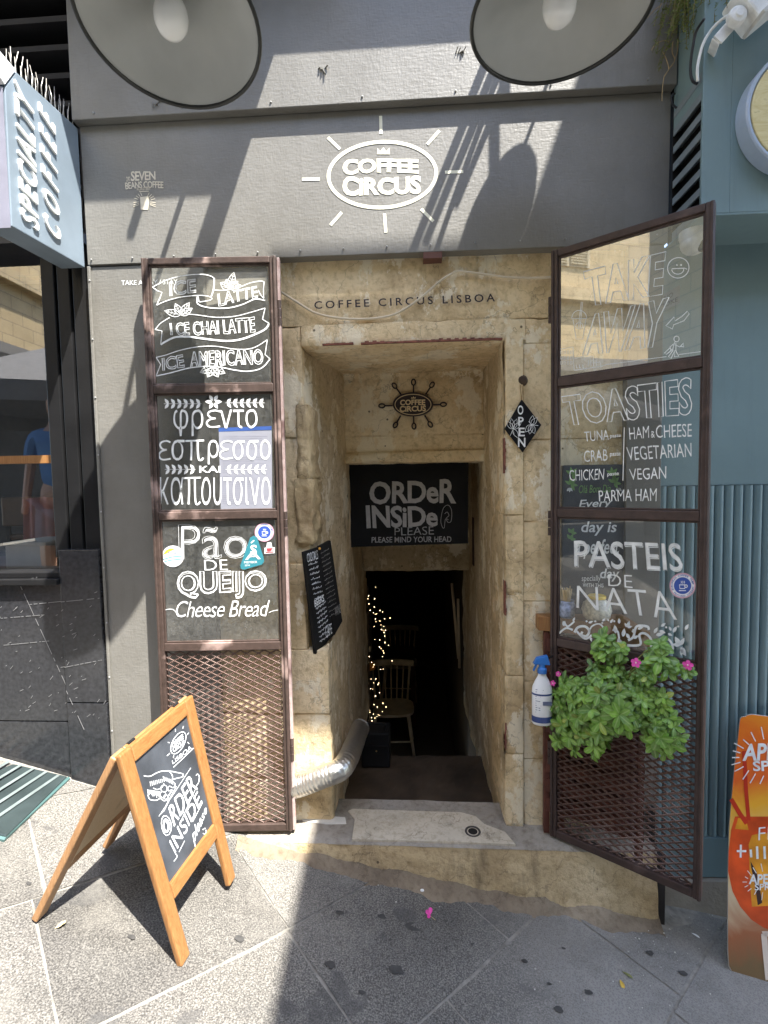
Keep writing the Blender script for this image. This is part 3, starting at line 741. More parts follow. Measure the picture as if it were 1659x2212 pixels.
bs = thing('bird_spikes', 'row of thin metal bird spikes standing on top of the blue box sign', 'bird spikes', (-1.38, -.2, 1.45))
m = MB()
for i in range(14):
    y = -.33+i*.024; zt = 1.436+(y+.325)/.32*.03
    for j, x in enumerate((XF-.012, XF-.04)):
        m.tube([(x, y+j*.01, zt-.002), (x+rnd.uniform(-.004, .004), y+j*.01, zt+.04), (x+rnd.uniform(-.008, .008), y+j*.01+.002, zt+.085+rnd.uniform(-.01, .01))], .0014, 5)
part('spike', m, flat('steel_spike', (.38, .36, .32), .35, .1, metal=.6), bs, smooth=True)
m = MB(); m.bar((XF-.03, -.33, 1.4385), (XF-.03, -.006, 1.4695), (1, 0, 0), .004, .03); part('base_strip', m, flat('steel_spike', (.62, .58, .50), .35, .1, metal=.6), bs)

# ================================================================== BLUE SHOP ON THE RIGHT
bs_ = thing('blue_shop_front', 'teal blue shop front with fluted wall panels and a projecting box fascia', 'shop front', (1.8, 0, -1.7))
YB = -.20
m = MB()
m.box((1.115, YB, .918), (4, -.0, 2.4)); m.box((1.02, YB, .918), (1.115, YB+.012, 2.4)); m.box((1.02, YB, .91), (4, .1, .918))
part('fascia_box', m, BLUE, bs_, bev=.002)
m = MB(); m.box((1.022, YB+.013, .92), (1.032, -.002, .95)); m.box((1.022, YB+.013, 1.33), (1.034, -.002, 2.4))
part('end_panel', m, BLUE, bs_)
m = MB()
for i in range(8):
    z = .935+i*.064
    m.hexa([(1.021, YB+.013, z-.004), (1.052, YB+.013, z+.010), (1.052, -.004, z+.010), (1.021, -.004, z-.004), (1.021, YB+.013, z+.001), (1.052, YB+.013, z+.015), (1.052, -.004, z+.015), (1.021, -.004, z+.001)])
    m.box((1.0205, YB+.013, z-.012), (1.0245, -.004, z+.014))
part('louvre_slats', m, flat('blue_grey_slat', (.21, .25, .27), .5, .05), bs_)
m = MB(); m.box((1.056, YB+.013, .92), (1.114, .02, 2.3)); m.box((1.02, -.001, .92), (1.2, .03, 2.3)); part('louvre_backing', m, flat('black_void', (.006, .006, .007), .9), bs_)
m = MB(); m.box((1.0, .03, -.03), (4, .2, .91)); part('wall_panel', m, BLUE, bs_)
m = MB()
x = 1.0
while x < 2.2:          # rounded flutes with narrow grooves
    n = 8
    prof = [(x+.0345*j/n, .034-.013*math.sin(math.pi*j/n)**.6) for j in range(n+1)]+[(x+.0375, .040)]
    m.sheet(lambda u, v, pr=prof: (pr[int(round(u*(len(pr)-1)))][0], pr[int(round(u*(len(pr)-1)))][1], -1.50+1.468*v), len(prof)-1, 1)
    x += .0375
m.box((1.0, .041, -1.52), (4, .2, -.031))
part('fluted_panel', m, BLUED, bs_, smooth=False)
m = MB(); m.box((1.0, .018, -1.675), (4, .2, -1.502)); part('skirting', m, BLUED, bs_, bev=.002)
m = MB(); m.stone((.985, .0, -2.2), (4, .25, -1.678), .04, .004, .01, 12.); part('plinth', m, CONC, bs_, smooth=True)
m = MB(); m.box((.958, -.105, -1.9), (.984, .05, -1.50)); m.box((.962, -.012, -1.9), (.986, .05, -1.36)); part('gap_shade_strip', m, flat('black_gap', (.02, .016, .014), .8, .3), bs_)  # dark strip standing in for the shaded gap at the step end
m = MB(); m.stone((1.06, .1, 2.4), (4.2, .6, 7), .3, .01, .02, 7.); part('upper_wall', m, m_masonry('upper_masonry_right', (.42, .34, .2), (.37, .29, .17), (.22, .17, .1), plane='xz'), bs_)
# round wooden sign
c = onY(*q('C', 2010, 520), YB-.03)
rs = thing('round_sign', 'round pale wooden disc sign with a light blue rim on the teal fascia box', 'sign', (c[0], YB, c[2]))
cx, cz = 1.325, 1.215
m = MB(); m.lathe((cx, YB, cz), [(.0, -.0), (.196, 0), (.200, .005), (.200, .058), (.196, .062), (.188, .062), (.186, .052), (0, .052)], 56, (0, -1, 0)); part('rim', m, flat('pale_blue_rim', (.40, .48, .60), .35, .05), rs, smooth=False)
m = MB(); m.lathe((cx, YB-.053, cz), [(.183, 0), (.183, .007), (.180, .009), (0, .009)], 56, (0, -1, 0)); part('wood_disc', m, m_wood('pale_yellow_wood', (.62, .50, .22), (.76, .66, .36), (3, 3, 14)), rs)
# floodlight and its cables
fl = thing('floodlight', 'white floodlight on a pivot bracket at the top of the teal fascia', 'floodlight', (1.25, -.28, 1.5))
p = [onY(*q('C', *a), -.30) for a in ((1480, 95), (1400, 185), (1510, 20), (1640, -110), (1490, 150))]
m = MB(); m.bar(p[0]+np.array([0, .03, 0]), p[1]+np.array([0, .03, 0]), (1, 0, 1), .006, .035); m.bar((p[1][0]-.004, -.268, p[1][2]), (p[1][0]+.02, YB, p[1][2]+.012), (1, 0, 1), .03, .006); part('bracket', m, WHITE, fl, bev=.002)
m = MB(); m.lathe(p[0]+np.array([0, .012, 0]), [(0, .03), (.012, .03), (.014, .026), (.024, .024), (.028, .018), (.028, 0)], 24, (0, -1, 0)); part('pivot_knob', m, WHITE, fl, smooth=False, bev=.001)
m = MB(); m.bar(p[0]+np.array([.02, .02, .02]), p[0]+np.array([.26, .02, .21]), (-.63, 0, .77), .09, .115); part('housing', m, WHITE, fl, bev=.008)
m = MB(); m.bar(p[0]+np.array([.05, -.0, -.03]), p[0]+np.array([.29, -.0, .155]), (-.63, 0, .77), .10, .012); part('heat_fins', m, flat('pale_grey_fins', (.55, .55, .52), .4, .1), fl, bev=.003)
def smooth_path(P, n=8):
    P = [Vector(p) for p in P]; out = []
    for i in range(len(P)-1):
        a, b, c_, d_ = P[max(i-1, 0)], P[i], P[i+1], P[min(i+2, len(P)-1)]
        for k_ in range(n):
            t = k_/n
            out.append(.5*((2*b)+(c_-a)*t+(2*a-5*b+4*c_-d_)*t*t+(3*b-a-3*c_+d_)*t**3))
    return out+[P[-1]]
def path3(c, pts, y): return smooth_path([onY(*q(c, *p), y if not isinstance(y, (list, tuple)) else y[i]) for i, p in enumerate(pts)])
m = MB(); m.tube(path3('C', [(1440, 85), (1390, 115), (1330, 175), (1285, 250), (1262, 330), (1250, 400), (1252, 470)], [-.28, -.25, -.225, -.212, -.208, -.207, -.2]), .0048, 7)
solo('white_cable', m, WHITE, 'white cable curving down from the floodlight to the teal louvre corner', 'cable', smooth=True)
m = MB(); m.tube(path3('C', [(1290, 110), (1245, 180), (1225, 270), (1212, 360), (1212, 430), (1225, 470), (1250, 485)], [-.25, -.21, -.2, -.19, -.185, -.185, -.18]), .0045, 7)
solo('black_cable', m, flat('black_rubber', (.015, .016, .02), .5), 'black cable hanging over the louvre beside the white cable', 'cable', smooth=True); m = MB()
m.tube(path3('C', [(1130, 625), (1105, 600), (1100, 560), (1120, 540)], -.03), .004, 6)
solo('black_cable', m, flat('black_rubber', (.015, .016, .02), .5), 'short hooked black cable end in front of the louvre slats', 'cable', smooth=True)
# hanging wispy plant in the gap between the two shops
fern = thing('hanging_fern', 'wispy green and straw coloured fern hanging in the gap between grey panel and teal fascia', 'plant', (1.06, -.1, 1.5))
mg, ms, mw = MB(), MB(), MB()
for s_ in range(150):
    u = rnd.random(); b = Vector((.965+.20*u, -.04-.20*rnd.random(), 1.86-.12*rnd.random()))
    L = rnd.uniform(.10, .30) if u < .8 else rnd.uniform(.06, .2)
    vx, vy = rnd.uniform(-.22, .12), rnd.uniform(-.25, .05)
    P = [b+Vector((vx*t*L*2, vy*t*L, -L*t+.05*math.sin(t*2.5))) for t in np.linspace(0, 1, 9)]
    ms.tube(P, .0011, 4, False)
    tgt = mg
    for i in range(1, 9):
        for _ in range(7):
            a = P[i-1].lerp(P[i], rnd.random()); dr = Vector((rnd.uniform(-1, 1), rnd.uniform(-1, 1), rnd.uniform(-.9, .5))).normalized()
            l = rnd.uniform(.008, .022); sd = dr.cross(Vector((rnd.random(), rnd.random(), 1))).normalized()*.0017
            tgt.add([a-sd, a+sd, a+dr*l], [(0, 1, 2)])
for pts in ([(985, 290), (1010, 255), (1055, 235), (1085, 240)], [(1045, 290), (1070, 340), (1085, 400), (1060, 440), (1048, 520), (1046, 585)], [(1085, 395), (1110, 370), (1135, 300), (1140, 240)], [(1110, 240), (1105, 300), (1120, 345), (1100, 380), (1062, 440)], [(960, 105), (1000, 60), (1040, 30)], [(1020, 70), (1045, 20)]):
    mw = MB(); mw.tube(path3('C', pts, -.06), .0016, 5); part('dry_tendril', mw, flat('straw_tendril', (.36, .27, .15), .8, .2), fern)
part('foliage', mg, flat('fern_green', (.15, .20, .05), .7, .5, 30), fern)
part('stems', ms, flat('fern_stem', (.16, .13, .05), .8, .3), fern)
# dome camera under the box
cc = onY(*q('F', 1228, 118), -.09)
dc = thing('dome_camera', 'white dome security camera hanging behind the top pane of the right glazed door', 'camera', (cc[0], cc[1], .91))
m = MB(); m.lathe((cc[0], cc[1], .91), [(.05, 0), (.05, -.02), (.046, -.03), (.044, -.045)], 24); part('mount', m, WHITE, dc, smooth=True)
m = MB(); m.ball((cc[0], cc[1], .868), .046, 20, (1, 1, .9)); part('dome', m, WHITE, dc, smooth=True)
m = MB(); m.ball((cc[0]+.018, cc[1]-.026, .85), .024, 14); part('lens', m, flat('black_lens', (.01, .01, .011), .15), dc, smooth=True)
# small notice on the blue wall behind the glass
m = MB(); pts = [onY(*q('F', *p), .0) for p in ((985, 290), (1160, 188), (1160, 292), (985, 375))]
pts = [np.array([p[0], .02, p[2]]) for p in pts]
m.prism(pts, (0, -.006, 0)); np_ = thing('wall_notice', 'small grey notice plate on the blue wall seen through the top right pane', 'notice', tuple(pts[0]))
part('plate', m, flat('grey_notice', (.20, .22, .24), .4, .05), np_)
I = Ink(); NS = Surf((0, .013, 0), (0, -1, 0)); I.text('NO', quad('F', (1060, 262), (1110, 235), (1110, 262), (1060, 290)), off=.01); I.text('SMOKE', quad('F', (1010, 322), (1140, 262), (1140, 290), (1010, 350)), off=.01)
part('lettering', I.mb(NS, .001), flat('dark_grey_print', (.06, .065, .075), .6), np_)

# ================================================================== LAMPS OVER THE FASCIA
SHIN = flat('grey_enamel', (.42, .435, .42), .5, .07, 8); SHOUT = flat('black_enamel', (.022, .024, .022), .35, .2)
def lamp(c, tx, ty, label, side):
    A = Vector((math.sin(tx), math.sin(ty), -math.cos(tx)*math.cos(ty))).normalized()*-1      # upward axis of the shade
    t = thing('wall_lamp', label, 'lamp', c, 'enamel lamps over the shop front')
    r = .25
    prof = [(r, 0), (.235, .012), (.20, .045), (.15, .085), (.105, .115), (.065, .15), (.05, .175), (.045, .19)]
    m = MB(); m.lathe(c, prof, 48, A); part('shade_lining', m, SHIN, t, smooth=True)
    m = MB(); m.lathe(c, [(a+.005, h+.004) for a, h in prof]+[(.03, .20), (0, .202)], 48, A); part('shade', m, SHOUT, t, smooth=True)
    m = MB(); P = []
    x = A.orthogonal().normalized(); y = A.cross(x)
    for k_ in range(65): a = 2*math.pi*k_/64; P.append(Vector(c)+(x*math.cos(a)+y*math.sin(a))*(r+.001))
    m.tube(P, .0065, 8, False); part('rim', m, SHOUT, t, smooth=True)
    m = MB(); m.lathe(c, [(0, -.022), (.020, -.019), (.036, -.008), (.045, .012), (.048, .035), (.045, .058), (.036, .08), (.026, .10), (.022, .13), (.022, .17)], 28, A); part('bulb', m, flat('milk_bulb', (.88, .89, .87), .25, .03, spec=.6), t, smooth=True)
    m = MB(); top = Vector(c)+A*.2
    m.tube(smooth_path([top-A*.01, top+A*.1, top+Vector((0, .12, .24)), Vector((c[0], -.19, top.z+.26)), Vector((c[0], -.02, top.z+.22))]), .011, 10); m.lathe((c[0], -.02, top.z+.22), [(.04, 0), (.04, .012), (0, .014)], 20, (0, -1, 0))
    part('arm', m, SHOUT, t, smooth=True)
lamp((-.678, -.563, 1.331), .037, -.174, 'grey enamel dish lamp with white bulb over the left end of the fascia', -1)
lamp((.447, -.50, 1.341), -.008, .03, 'grey enamel dish lamp with white bulb over the right end of the fascia', 1)
# added awning, sheet and bell out of view, shaped to shade the front
aw = thing('awning', 'added unseen black awning above the shop front shaped to cast shade on the panels', 'awning', (0, -.1, 2.3))
m = MB(); m.box((-2.4, -(2.22-1.17)*LY, 2.22), (-.315, -.021, 2.30)); m.box((-.315, -.034-(2.22-1.67)*LY, 2.22), (1.05, -.021, 2.30)); part('shade_slab', m, BLACKM, aw, bev=.004)  # unseen slabs sized to set the shade edges on the panels
m = MB(); m.box((-.385, -.60, 2.18), (-.318, -.19, 2.24)); m.box((-.70, -.45, 2.2), (-.672, -.19, 2.23)); part('overhead_arm', m, BLACKM, aw)  # unseen bars added to throw the left shade stripes
def caster(px_, py_, h):
    'point at height h on the sun line through a picture point of the fascia'
    P = onY(px_, py_, 0); t = h-P[2]; return np.array([P[0]-LX*t, P[1]-LY*t, h])
m = MB()
for (p_, q_, w_) in ((( 'B', 1262, 760), ('B', 935, 1450), .030), (('B', 1335, 745), ('B', 1010, 1400), .028), (('B', 1430, 735), ('B', 1180, 1200), .022), (('C', 320, 690), ('C', 205, 960), .010)):
    a = caster(*q(*p_), 2.1); b = caster(*q(*q_), 2.1)
    m.bar((a[0], -.02, 2.1), (b[0], min(b[1], -.15), 2.1), (1, 0, 0), .012, w_)
part('shade_stripe_bar', m, BLACKM, aw)  # unseen bars added to throw the right shade stripes
def cast2(x, z, h, y=.05): t = h-z; return (x-LX*t, y-LY*t, h)
m = MB(); m.prism([cast2(*a, 4.6) for a in ((-.62, .80), (.62, .81), (.25, -.4), (-.15, -1.1), (-.60, -1.1))], (0, 0, .02)); shade_sheet = thing('added_shade_sheet', 'added dark sheet high out of view shaped to keep the doorway unlit', 'shade blocker', (1.5, -1.5, 4.6)); part('cloth', m, BLACKM, shade_sheet)  # unseen sheet added to block the sun from the doorway stone
bl = thing('added_bell_caster', 'added bell shape out of view casting shade on the right of the fascia', 'lamp', (.6, -.2, 2.0))  # unseen bell added to throw a bell shaped shadow on the fascia
b0 = caster(1068, 455, 2.06)
m = MB(); m.tube([b0+np.array([0, 0, .05]), b0+np.array([0, 0, .40])], .016, 8)
m.lathe(b0, [(.012, .06), (.03, .05), (.065, .03), (.09, .0), (.112, -.04), (.118, -.07)], 24); part('shade', m, SHOUT, bl, smooth=True)
ba = thing('blue_awning', 'teal awning of the blue shop projecting high over the pavement', 'awning', (3, -1.5, 4))
m = MB(); xe = lambda y: 1.60+.10*(-y-.7)/1.8
m.hexa([(xe(-.45), -.45, 4.0), (5.4, -.45, 4.0), (5.4, -3.6, 4.0), (xe(-3.6), -3.6, 4.0), (xe(-.45), -.45, 4.04), (5.4, -.45, 4.04), (5.4, -3.6, 4.04), (xe(-3.6), -3.6, 4.04)]); part('canopy', m, BLUE, ba)
for x in (2.4, 5.2):
    m = MB(); m.box((x, -3.0, 4.045), (x+.04, .1, 4.09)); part('overhead_arm', m, BLACKM, ba)

# ================================================================== GLAZED DOORS
def door(label, hx, hy, ox, oy, z1, z0, rails, frame_mat, glass_mat, flip):
    'hx,hy hinge edge; ox,oy free edge; rails: centre heights'
    t = thing('glazed_door', label, 'door', (hx, hy, z0), 'glazed metal door leaves of the coffee shop')
    H = np.array([hx, hy, 0.]); e = np.array([ox-hx, oy-hy, 0.]); W = np.linalg.norm(e); e /= W
    n = np.array([e[1], -e[0], 0.]);  n = n if n[1] < 0 else -n           # towards the street
    P = lambda u, z, o=0.: H+e*u+n*o+np.array([0, 0, z])
    sw, th = .026, .032
    m = MB()
    def brd(u0, za, u1, zb, o0, o1): m.hexa([P(u0, za, o0), P(u1, za, o0), P(u1, za, o1), P(u0, za, o1), P(u0, zb, o0), P(u1, zb, o0), P(u1, zb, o1), P(u0, zb, o1)])
    brd(0, z0, sw, z1, -th, 0); brd(W-sw, z0, W, z1, -th, 0)
    brd(sw, z1-sw, W-sw, z1, -th, -.001); brd(sw, z0, W-sw, z0+.030, -th, -.001)
    for r_ in rails: brd(sw, r_-.017, W-sw, r_+.017, -th, -.001)
    for u in (.002, W-.012):           # raised edge of the angle iron
        brd(u, z0+.002, u+.010, z1-.002, 0, .007)
    part('frame', m, frame_mat, t, bev=.003)
    if flip > 0:
        m = MB(); brd(-.012, z0, -.001, z1-.004, -.030, -.006); part('edge_strip', m, m_rust('sunlit_edge_pink', (.40, .25, .22), (.62, .50, .46), (.14, .08, .07), .60), t, bev=.002)  # sunlit leaf edge painted in as a pale pink strip
    m = MB(); zs = [z1-sw]+[x for r_ in rails for x in (r_+.017, r_-.017)]
    panes = []
    for i in range(0, 6, 2):
        a, b = zs[i], zs[i+1]; g_ = .007
        brd(sw, b, sw+g_, a, -.022, -.008); brd(W-sw-g_, b, W-sw, a, -.022, -.008); brd(sw+g_, b, W-sw-g_, b+g_, -.022, -.008); brd(sw+g_, a-g_, W-sw-g_, a, -.022, -.008)
        panes.append((b+.003, a-.003))
    part('glazing_bead', m, frame_mat, t, bev=.002)
    obs = []
    for b, a in panes:
        m = MB(); cs_ = [P(sw+.003, b, -.0145), P(W-sw-.003, b, -.0145), P(W-sw-.003, a, -.0145), P(sw+.003, a, -.0145)]; m.add(cs_, [(0, 1, 2, 3) if np.cross(cs_[1]-cs_[0], cs_[3]-cs_[0])@n > 0 else (3, 2, 1, 0)]); obs.append(part('pane', m, glass_mat if len(obs) == 0 or glass_mat != GLASSR else GLASSR2, t))
    # expanded metal in the lowest field
    m = MB(); zb, zt = z0+.028, rails[2]-.015; u0, u1 = sw-.004, W-sw+.004
    pu, pz = .0505, .0262
    nr = int((zt-zb)/pz)+1
    for r_ in range(nr):
        z_ = zt-r_*pz
        pts = []; u = u0
        while u < u1+1e-6:
            fr = (u-u0)/(pu/2); tri = abs(fr % 2-1); pts.append((u, z_+(tri-.5)*pz*.5)); u += pu/8
        for a, b in zip(pts[:-1], pts[1:]):
            if min(a[1], b[1]) < zb: continue
            m.bar(P(a[0], a[1], -.012), P(b[0], b[1], -.016), n*.45+np.array([0, 0, .9]), .0024, .0088 if flip < 0 else .0056)
        # the two strands of a row meet at the knots, giving diamonds
        pts = []; u = u0
        while u < u1+1e-6:
            fr = ((u-u0)/(pu/2)); tri = abs(fr % 2-1); pts.append((u, z_-pz*.5-(tri-.5)*pz*.5)); u += pu/8
        for a, b in zip(pts[:-1], pts[1:]):
            if min(a[1], b[1]) < zb: continue
            m.bar(P(a[0], a[1], -.012), P(b[0], b[1], -.016), n*.45+np.array([0, 0, .9]), .0024, .0088 if flip < 0 else .0056)
    part('expanded_mesh', m, MESHM, t)
    for zc in (z1-.22, (z1+z0)/2+.12, z0+.35):
        m = MB()
        for j in range(3): m.lathe(P(-.006, zc+j*.034-.05, -.012), [(.0, 0), (.0085, 0), (.0085, .031), (0, .031)], 10)
        part('hinge', m, frame_mat, t, smooth=False)
    return t, Surf(P(0, 0, -.0145), n), obs, P, W, n
LS0 = Surf((-.524, -.05, 0), (-.056, -1, 0))
zl = lambda x, y: float(LS0.at(x, y)[2])
railsL = [zl(465, 842), zl(470, 1112), zl(480, 1392)]
dL, SL, paneL, PL, WL, nL = door('left glazed door leaf lettered with iced coffee drinks, worn pinkish brown frame', -.524, -.05, -1.058, -.08, .908, -1.463, railsL, RUSTL, GLASSL, 1)
RS0 = Surf((.553, -.03, 0), (-.735, -1, 0))
zr = lambda x, y: float(RS0.at(x, y)[2])
railsR = [zl2 for zl2 in (zr(1360, 803), zr(1360, 1108), zr(1350, 1410))]
railsR = [(zr(1210, 822)+zr(1510, 785))/2, (zr(1210, 1112)+zr(1500, 1110))/2, (zr(1210, 1394)+zr(1490, 1437))/2]
dR, SR, paneR, PR, WR, nR = door('right glazed door leaf lettered with take away and toasties, swung out to the street', .553, -.03, .983, -.346, .889, -1.471, railsR, RUSTR, GLASSR, -1)
print('rails', railsL, railsR)
# ---- left pane 1
kb = k_of('b'); I = Ink(); B = lambda pts: qs('b', pts)
def ban(c, pts, w_, closed=False):
    P = [(x, y) for x, y in qs(c, pts)]; I.line(P, w_, closed)
def crv(c, pts, w_, n=6):
    P = smooth_path([Vector((*q(c, *p), 0)) for p in pts], n); I.line([(p.x, p.y) for p in P], w_)
crv('b', [(100, 398), (190, 350), (300, 305), (420, 275), (540, 260), (660, 258), (740, 275), (780, 300)], 10*kb)
ban('b', [(100, 398), (150, 435), (205, 455), (180, 520), (145, 597)], 10*kb)
crv('b', [(145, 597), (250, 550), (400, 510), (580, 490), (700, 495), (755, 522), (720, 545), (615, 562)], 10*kb)
crv('b', [(780, 300), (778, 380), (765, 450), (745, 505)], 16*kb)
ban('b', [(612, 560), (598, 497)], 14*kb); ban('b', [(590, 575), (592, 500)], 14*kb)
crv('b', [(780, 430), (900, 432), (1040, 405), (1180, 350), (1290, 332), (1330, 340)], 10*kb)
crv('b', [(592, 578), (650, 608), (780, 630), (950, 625), (1100, 585), (1230, 530), (1340, 545)], 13*kb)
crv('b', [(1330, 340), (1322, 430), (1326, 520)], 9*kb); crv('b', [(1265, 430), (1290, 480), (1326, 524)], 9*kb)
I.text('ICE', quad('b', (285, 340), (575, 308), (580, 455), (290, 500)), 'line', 9*kb, off=.01, jit=.3)
I.text('ICE', quad('b', (292, 352), (568, 320), (573, 445), (297, 488)), 'line', 4*kb, jit=.3)
I.text('LATTE', quad('b', (818, 470), (1250, 385), (1262, 508), (830, 608)), 'line', 9*kb, jit=.4)
for a, L in ((-150, 120), (-110, 105), (-75, 135), (-40, 120), (-15, 130)):
    I.leaf(q('b', 950, 410), a, L*kb*(1.35 if abs(a+75) < 10 else 1), 42*kb, 7*kb, 5*kb)
for a, L in ((-165, 185), (-115, 140), (-55, 170), (-30, 150)): I.leaf(q('b', 410, 705), a, L*kb, 38*kb, 7*kb, 5*kb)
crv('b', [(440, 690), (600, 705), (800, 730), (1000, 720), (1200, 670), (1340, 628)], 9*kb)
crv('b', [(130, 865), (190, 795), (290, 732)], 9*kb)
ban('b', [(1340, 628), (1312, 752), (1385, 797)], 10*kb); crv('b', [(1385, 797), (1340, 862), (1200, 930), (1050, 978), (900, 990), (700, 970), (500, 945), (350, 950), (240, 1000), (190, 1032)], 20*kb)
ban('b', [(190, 1032), (205, 880), (130, 865)], 9*kb)
I.text('I CE CHAI LATTE', quad('b', (292, 795), (1222, 725), (1232, 895), (305, 930)), 'line', 8.5*kb, off=.012, jit=.4, arc=-8*kb)
crv('b', [(140, 1172), (250, 1145), (400, 1095), (600, 1055), (800, 1050), (1000, 1080), (1150, 1080), (1250, 1050), (1365, 977)], 9*kb)
ban('b', [(140, 1172), (190, 1250), (140, 1377)], 9*kb); crv('b', [(140, 1377), (300, 1342), (500, 1290), (700, 1270), (850, 1280), (1000, 1310), (1150, 1325), (1300, 1290), (1395, 1190)], 12*kb)
ban('b', [(1395, 1190), (1340, 1140), (1365, 977)], 9*kb)
I.text('ICE', quad('b', (205, 1180), (435, 1140), (455, 1278), (212, 1320)), 'line', 9*kb, off=.01, jit=.4)
I.text('AMERICANO', quad('b', (510, 1110), (1310, 1085), (1318, 1250), (515, 1285)), 'line', 9*kb, off=.01, jit=.5, arc=4*kb, sp_=1.05)
for a, L in ((160, 150), (120, 120), (60, 120), (25, 150)): I.leaf(q('b', 765, 1285), a, L*kb, 40*kb, 7*kb, 5*kb)
part('lettering', I.mb(SL), WHITE, paneL[0])
# ---- left pane 2
kg = k_of('g'); I = Ink()
for (x0, x1, y, dr, n) in ((225, 640, 182, 1, 6), (905, 1335, 172, -1, 6), (235, 575, 905, 1, 5), (905, 1360, 905, -1, 6)):
    I.line([q('g', x0, y), q('g', x1, y)], 5*kg)
    for i in range(n):
        x = x0+(x1-x0)*(i+.75)/n if dr > 0 else x0+(x1-x0)*(i+.25)/n
        for sg in (-1, 1): I.leaf(q('g', x, y), (180 if dr > 0 else 0)+sg*52*dr*-1, 70*kg, 17*kg)
for a in range(0, 360, 60): I.leaf(q('g', 772+18*math.cos(R(a)), 160+14*math.sin(R(a))), a, 75*kg, 20*kg)
def eps(x0, y0, x1, y1, wd):
    w_, h_ = x1-x0, y1-y0
    crv('g', [(x1-.02*w_, y0+.10*h_), (x0+.65*w_, y0+.03*h_), (x0+.25*w_, y0+.10*h_), (x0+.14*w_, y0+.27*h_), (x0+.35*w_, y0+.44*h_), (x0+.68*w_, y0+.47*h_)], wd)
    crv('g', [(x0+.68*w_, y0+.47*h_), (x0+.25*w_, y0+.55*h_), (x0+.05*w_, y0+.72*h_), (x0+.15*w_, y0+.90*h_), (x0+.45*w_, y0+.97*h_), (x1, y0+.92*h_)], wd)
I.text('\u03c6\u03c1', quad('g', (325, 245), (660, 243), (660, 536), (330, 540)), off=-.006, jit=.4)
eps(690, 250, 845, 445, 19*kg)
I.text('\u03bd\u03c4\u03bf', quad('g', (835, 248), (1255, 240), (1255, 450), (835, 455)), off=-.006, jit=.4)
eps(165, 585, 300, 805, 19*kg); eps(835, 585, 985, 795, 18*kg)
def pi_(x0, y0, x1, y1, wd):
    w_ = x1-x0
    I.line(qs('g', [(x0, y0+12), (x1, y0+6)]), wd*1.1); crv('g', [(x0+.32*w_, y0+8), (x0+.33*w_, y0+(y1-y0)*.5), (x0+.30*w_, y1)], wd*1.25)
    crv('g', [(x0+.66*w_, y0+8), (x0+.67*w_, y0+(y1-y0)*.6), (x0+.72*w_, y1-12), (x0+.86*w_, y1-4), (x0+.96*w_, y1-28)], wd*1.15)
I.text('\u03c3', quad('g', (310, 582), (455, 580), (455, 805), (310, 808)), off=-.006, jit=.4)
pi_(462, 580, 668, 805, 18*kg)
I.text('\u03c1', quad('g', (710, 580), (828, 580), (828, 850), (710, 850)), off=-.006, jit=.4)
I.text('\u03c3\u03c3\u03bf', quad('g', (985, 585), (1400, 578), (1400, 800), (985, 800)), off=-.006, jit=.4)
I.text('KAI', quad('g', (615, 866), (850, 866), (850, 940), (615, 942)), off=.02)
I.text('\u03ba\u03b1', quad('g', (176, 985), (440, 990), (440, 1298), (178, 1298)), off=-.008, jit=.4)
pi_(440, 990, 632, 1290, 17*kg)
I.text('\u03bf\u03c5\u03c4\u03c3\u03b9\u03bd\u03bf', quad('g', (640, 990), (1400, 990), (1402, 1300), (640, 1298)), off=-.008, jit=.4)
part('lettering', I.mb(SL), WHITE, paneL[1])
# ---- left pane 3
kG = k_of('G'); I = Ink()
I.text('P\u00e3o', quad('G', (1040, 140), (1422, 145), (1425, 318), (1045, 325)), 'fill', off=-.022, shear=.05, jit=.4)
I.text('P\u00e3o', quad('G', (1032, 132), (1430, 137), (1433, 325), (1037, 333)), 'line', 2.2*kG)
I.text('DE', quad('G', (1180, 335), (1315, 333), (1318, 393), (1183, 396)), off=-.008)
I.text('QUEIJO', quad('G', (1025, 402), (1540, 398), (1540, 545), (1030, 580)), 'line', 7*kG, off=.022, jit=.3)
I.text('QUEIJO', quad('G', (1033, 412), (1532, 408), (1532, 538), (1038, 570)), 'line', 3*kG, off=.0, jit=.3)
I.text('Cheese Bread', quad('G', (1015, 575), (1560, 565), (1560, 662), (1018, 668)), off=-.006, shear=.32, jit=.5, sp_=.92)
crv('G', [(930, 640), (965, 622), (1000, 622), (1020, 640)], 4*kG); crv('G', [(1555, 640), (1580, 630), (1608, 625)], 4*kG)
part('lettering', I.mb(SL), WHITE, paneL[2])
# ---- right pane 1
kt = k_of('t'); I = Ink()
I.text('TAKE', quad('t', (368, 195), (1168, 0), (1128, 415), (420, 535)), 'line', 9*kt, off=.035, jit=.6)
I.text('AWAY', quad('t', (398, 625), (1195, 445), (1108, 920), (365, 1010)), 'line', 9*kt, off=.035, sp_=.9, jit=.6)
I.ell(q('t', 1285, 162), 104*kt, 98*kt, 8*kt, -20)
I.ell(q('t', 1280, 175), 58*kt, 48*kt, 7*kt, 0, 20, -5, 175); I.line(qs('t', [(1222, 172), (1345, 165)]), 7*kt)
for x in (1272, 1312): I.ell(q('t', x, 135), 8*kt, 8*kt)
crv('t', [(1345, 165), (1370, 175)], 7*kt)
ban('t', [(1165, 720), (1245, 635), (1252, 675), (1320, 630), (1372, 580), (1390, 606), (1340, 672), (1240, 712), (1228, 752)], 7.5*kt, True)
I.ell(q('t', 1268, 848), 25*kt, 27*kt, 8*kt); ban('t', [(1250, 880), (1230, 955), (1262, 960), (1262, 890)], 8*kt, True)
ban('t', [(1255, 905), (1300, 925), (1335, 888), (1338, 925), (1310, 920)], 8*kt); ban('t', [(1240, 895), (1205, 925), (1215, 955)], 8*kt)
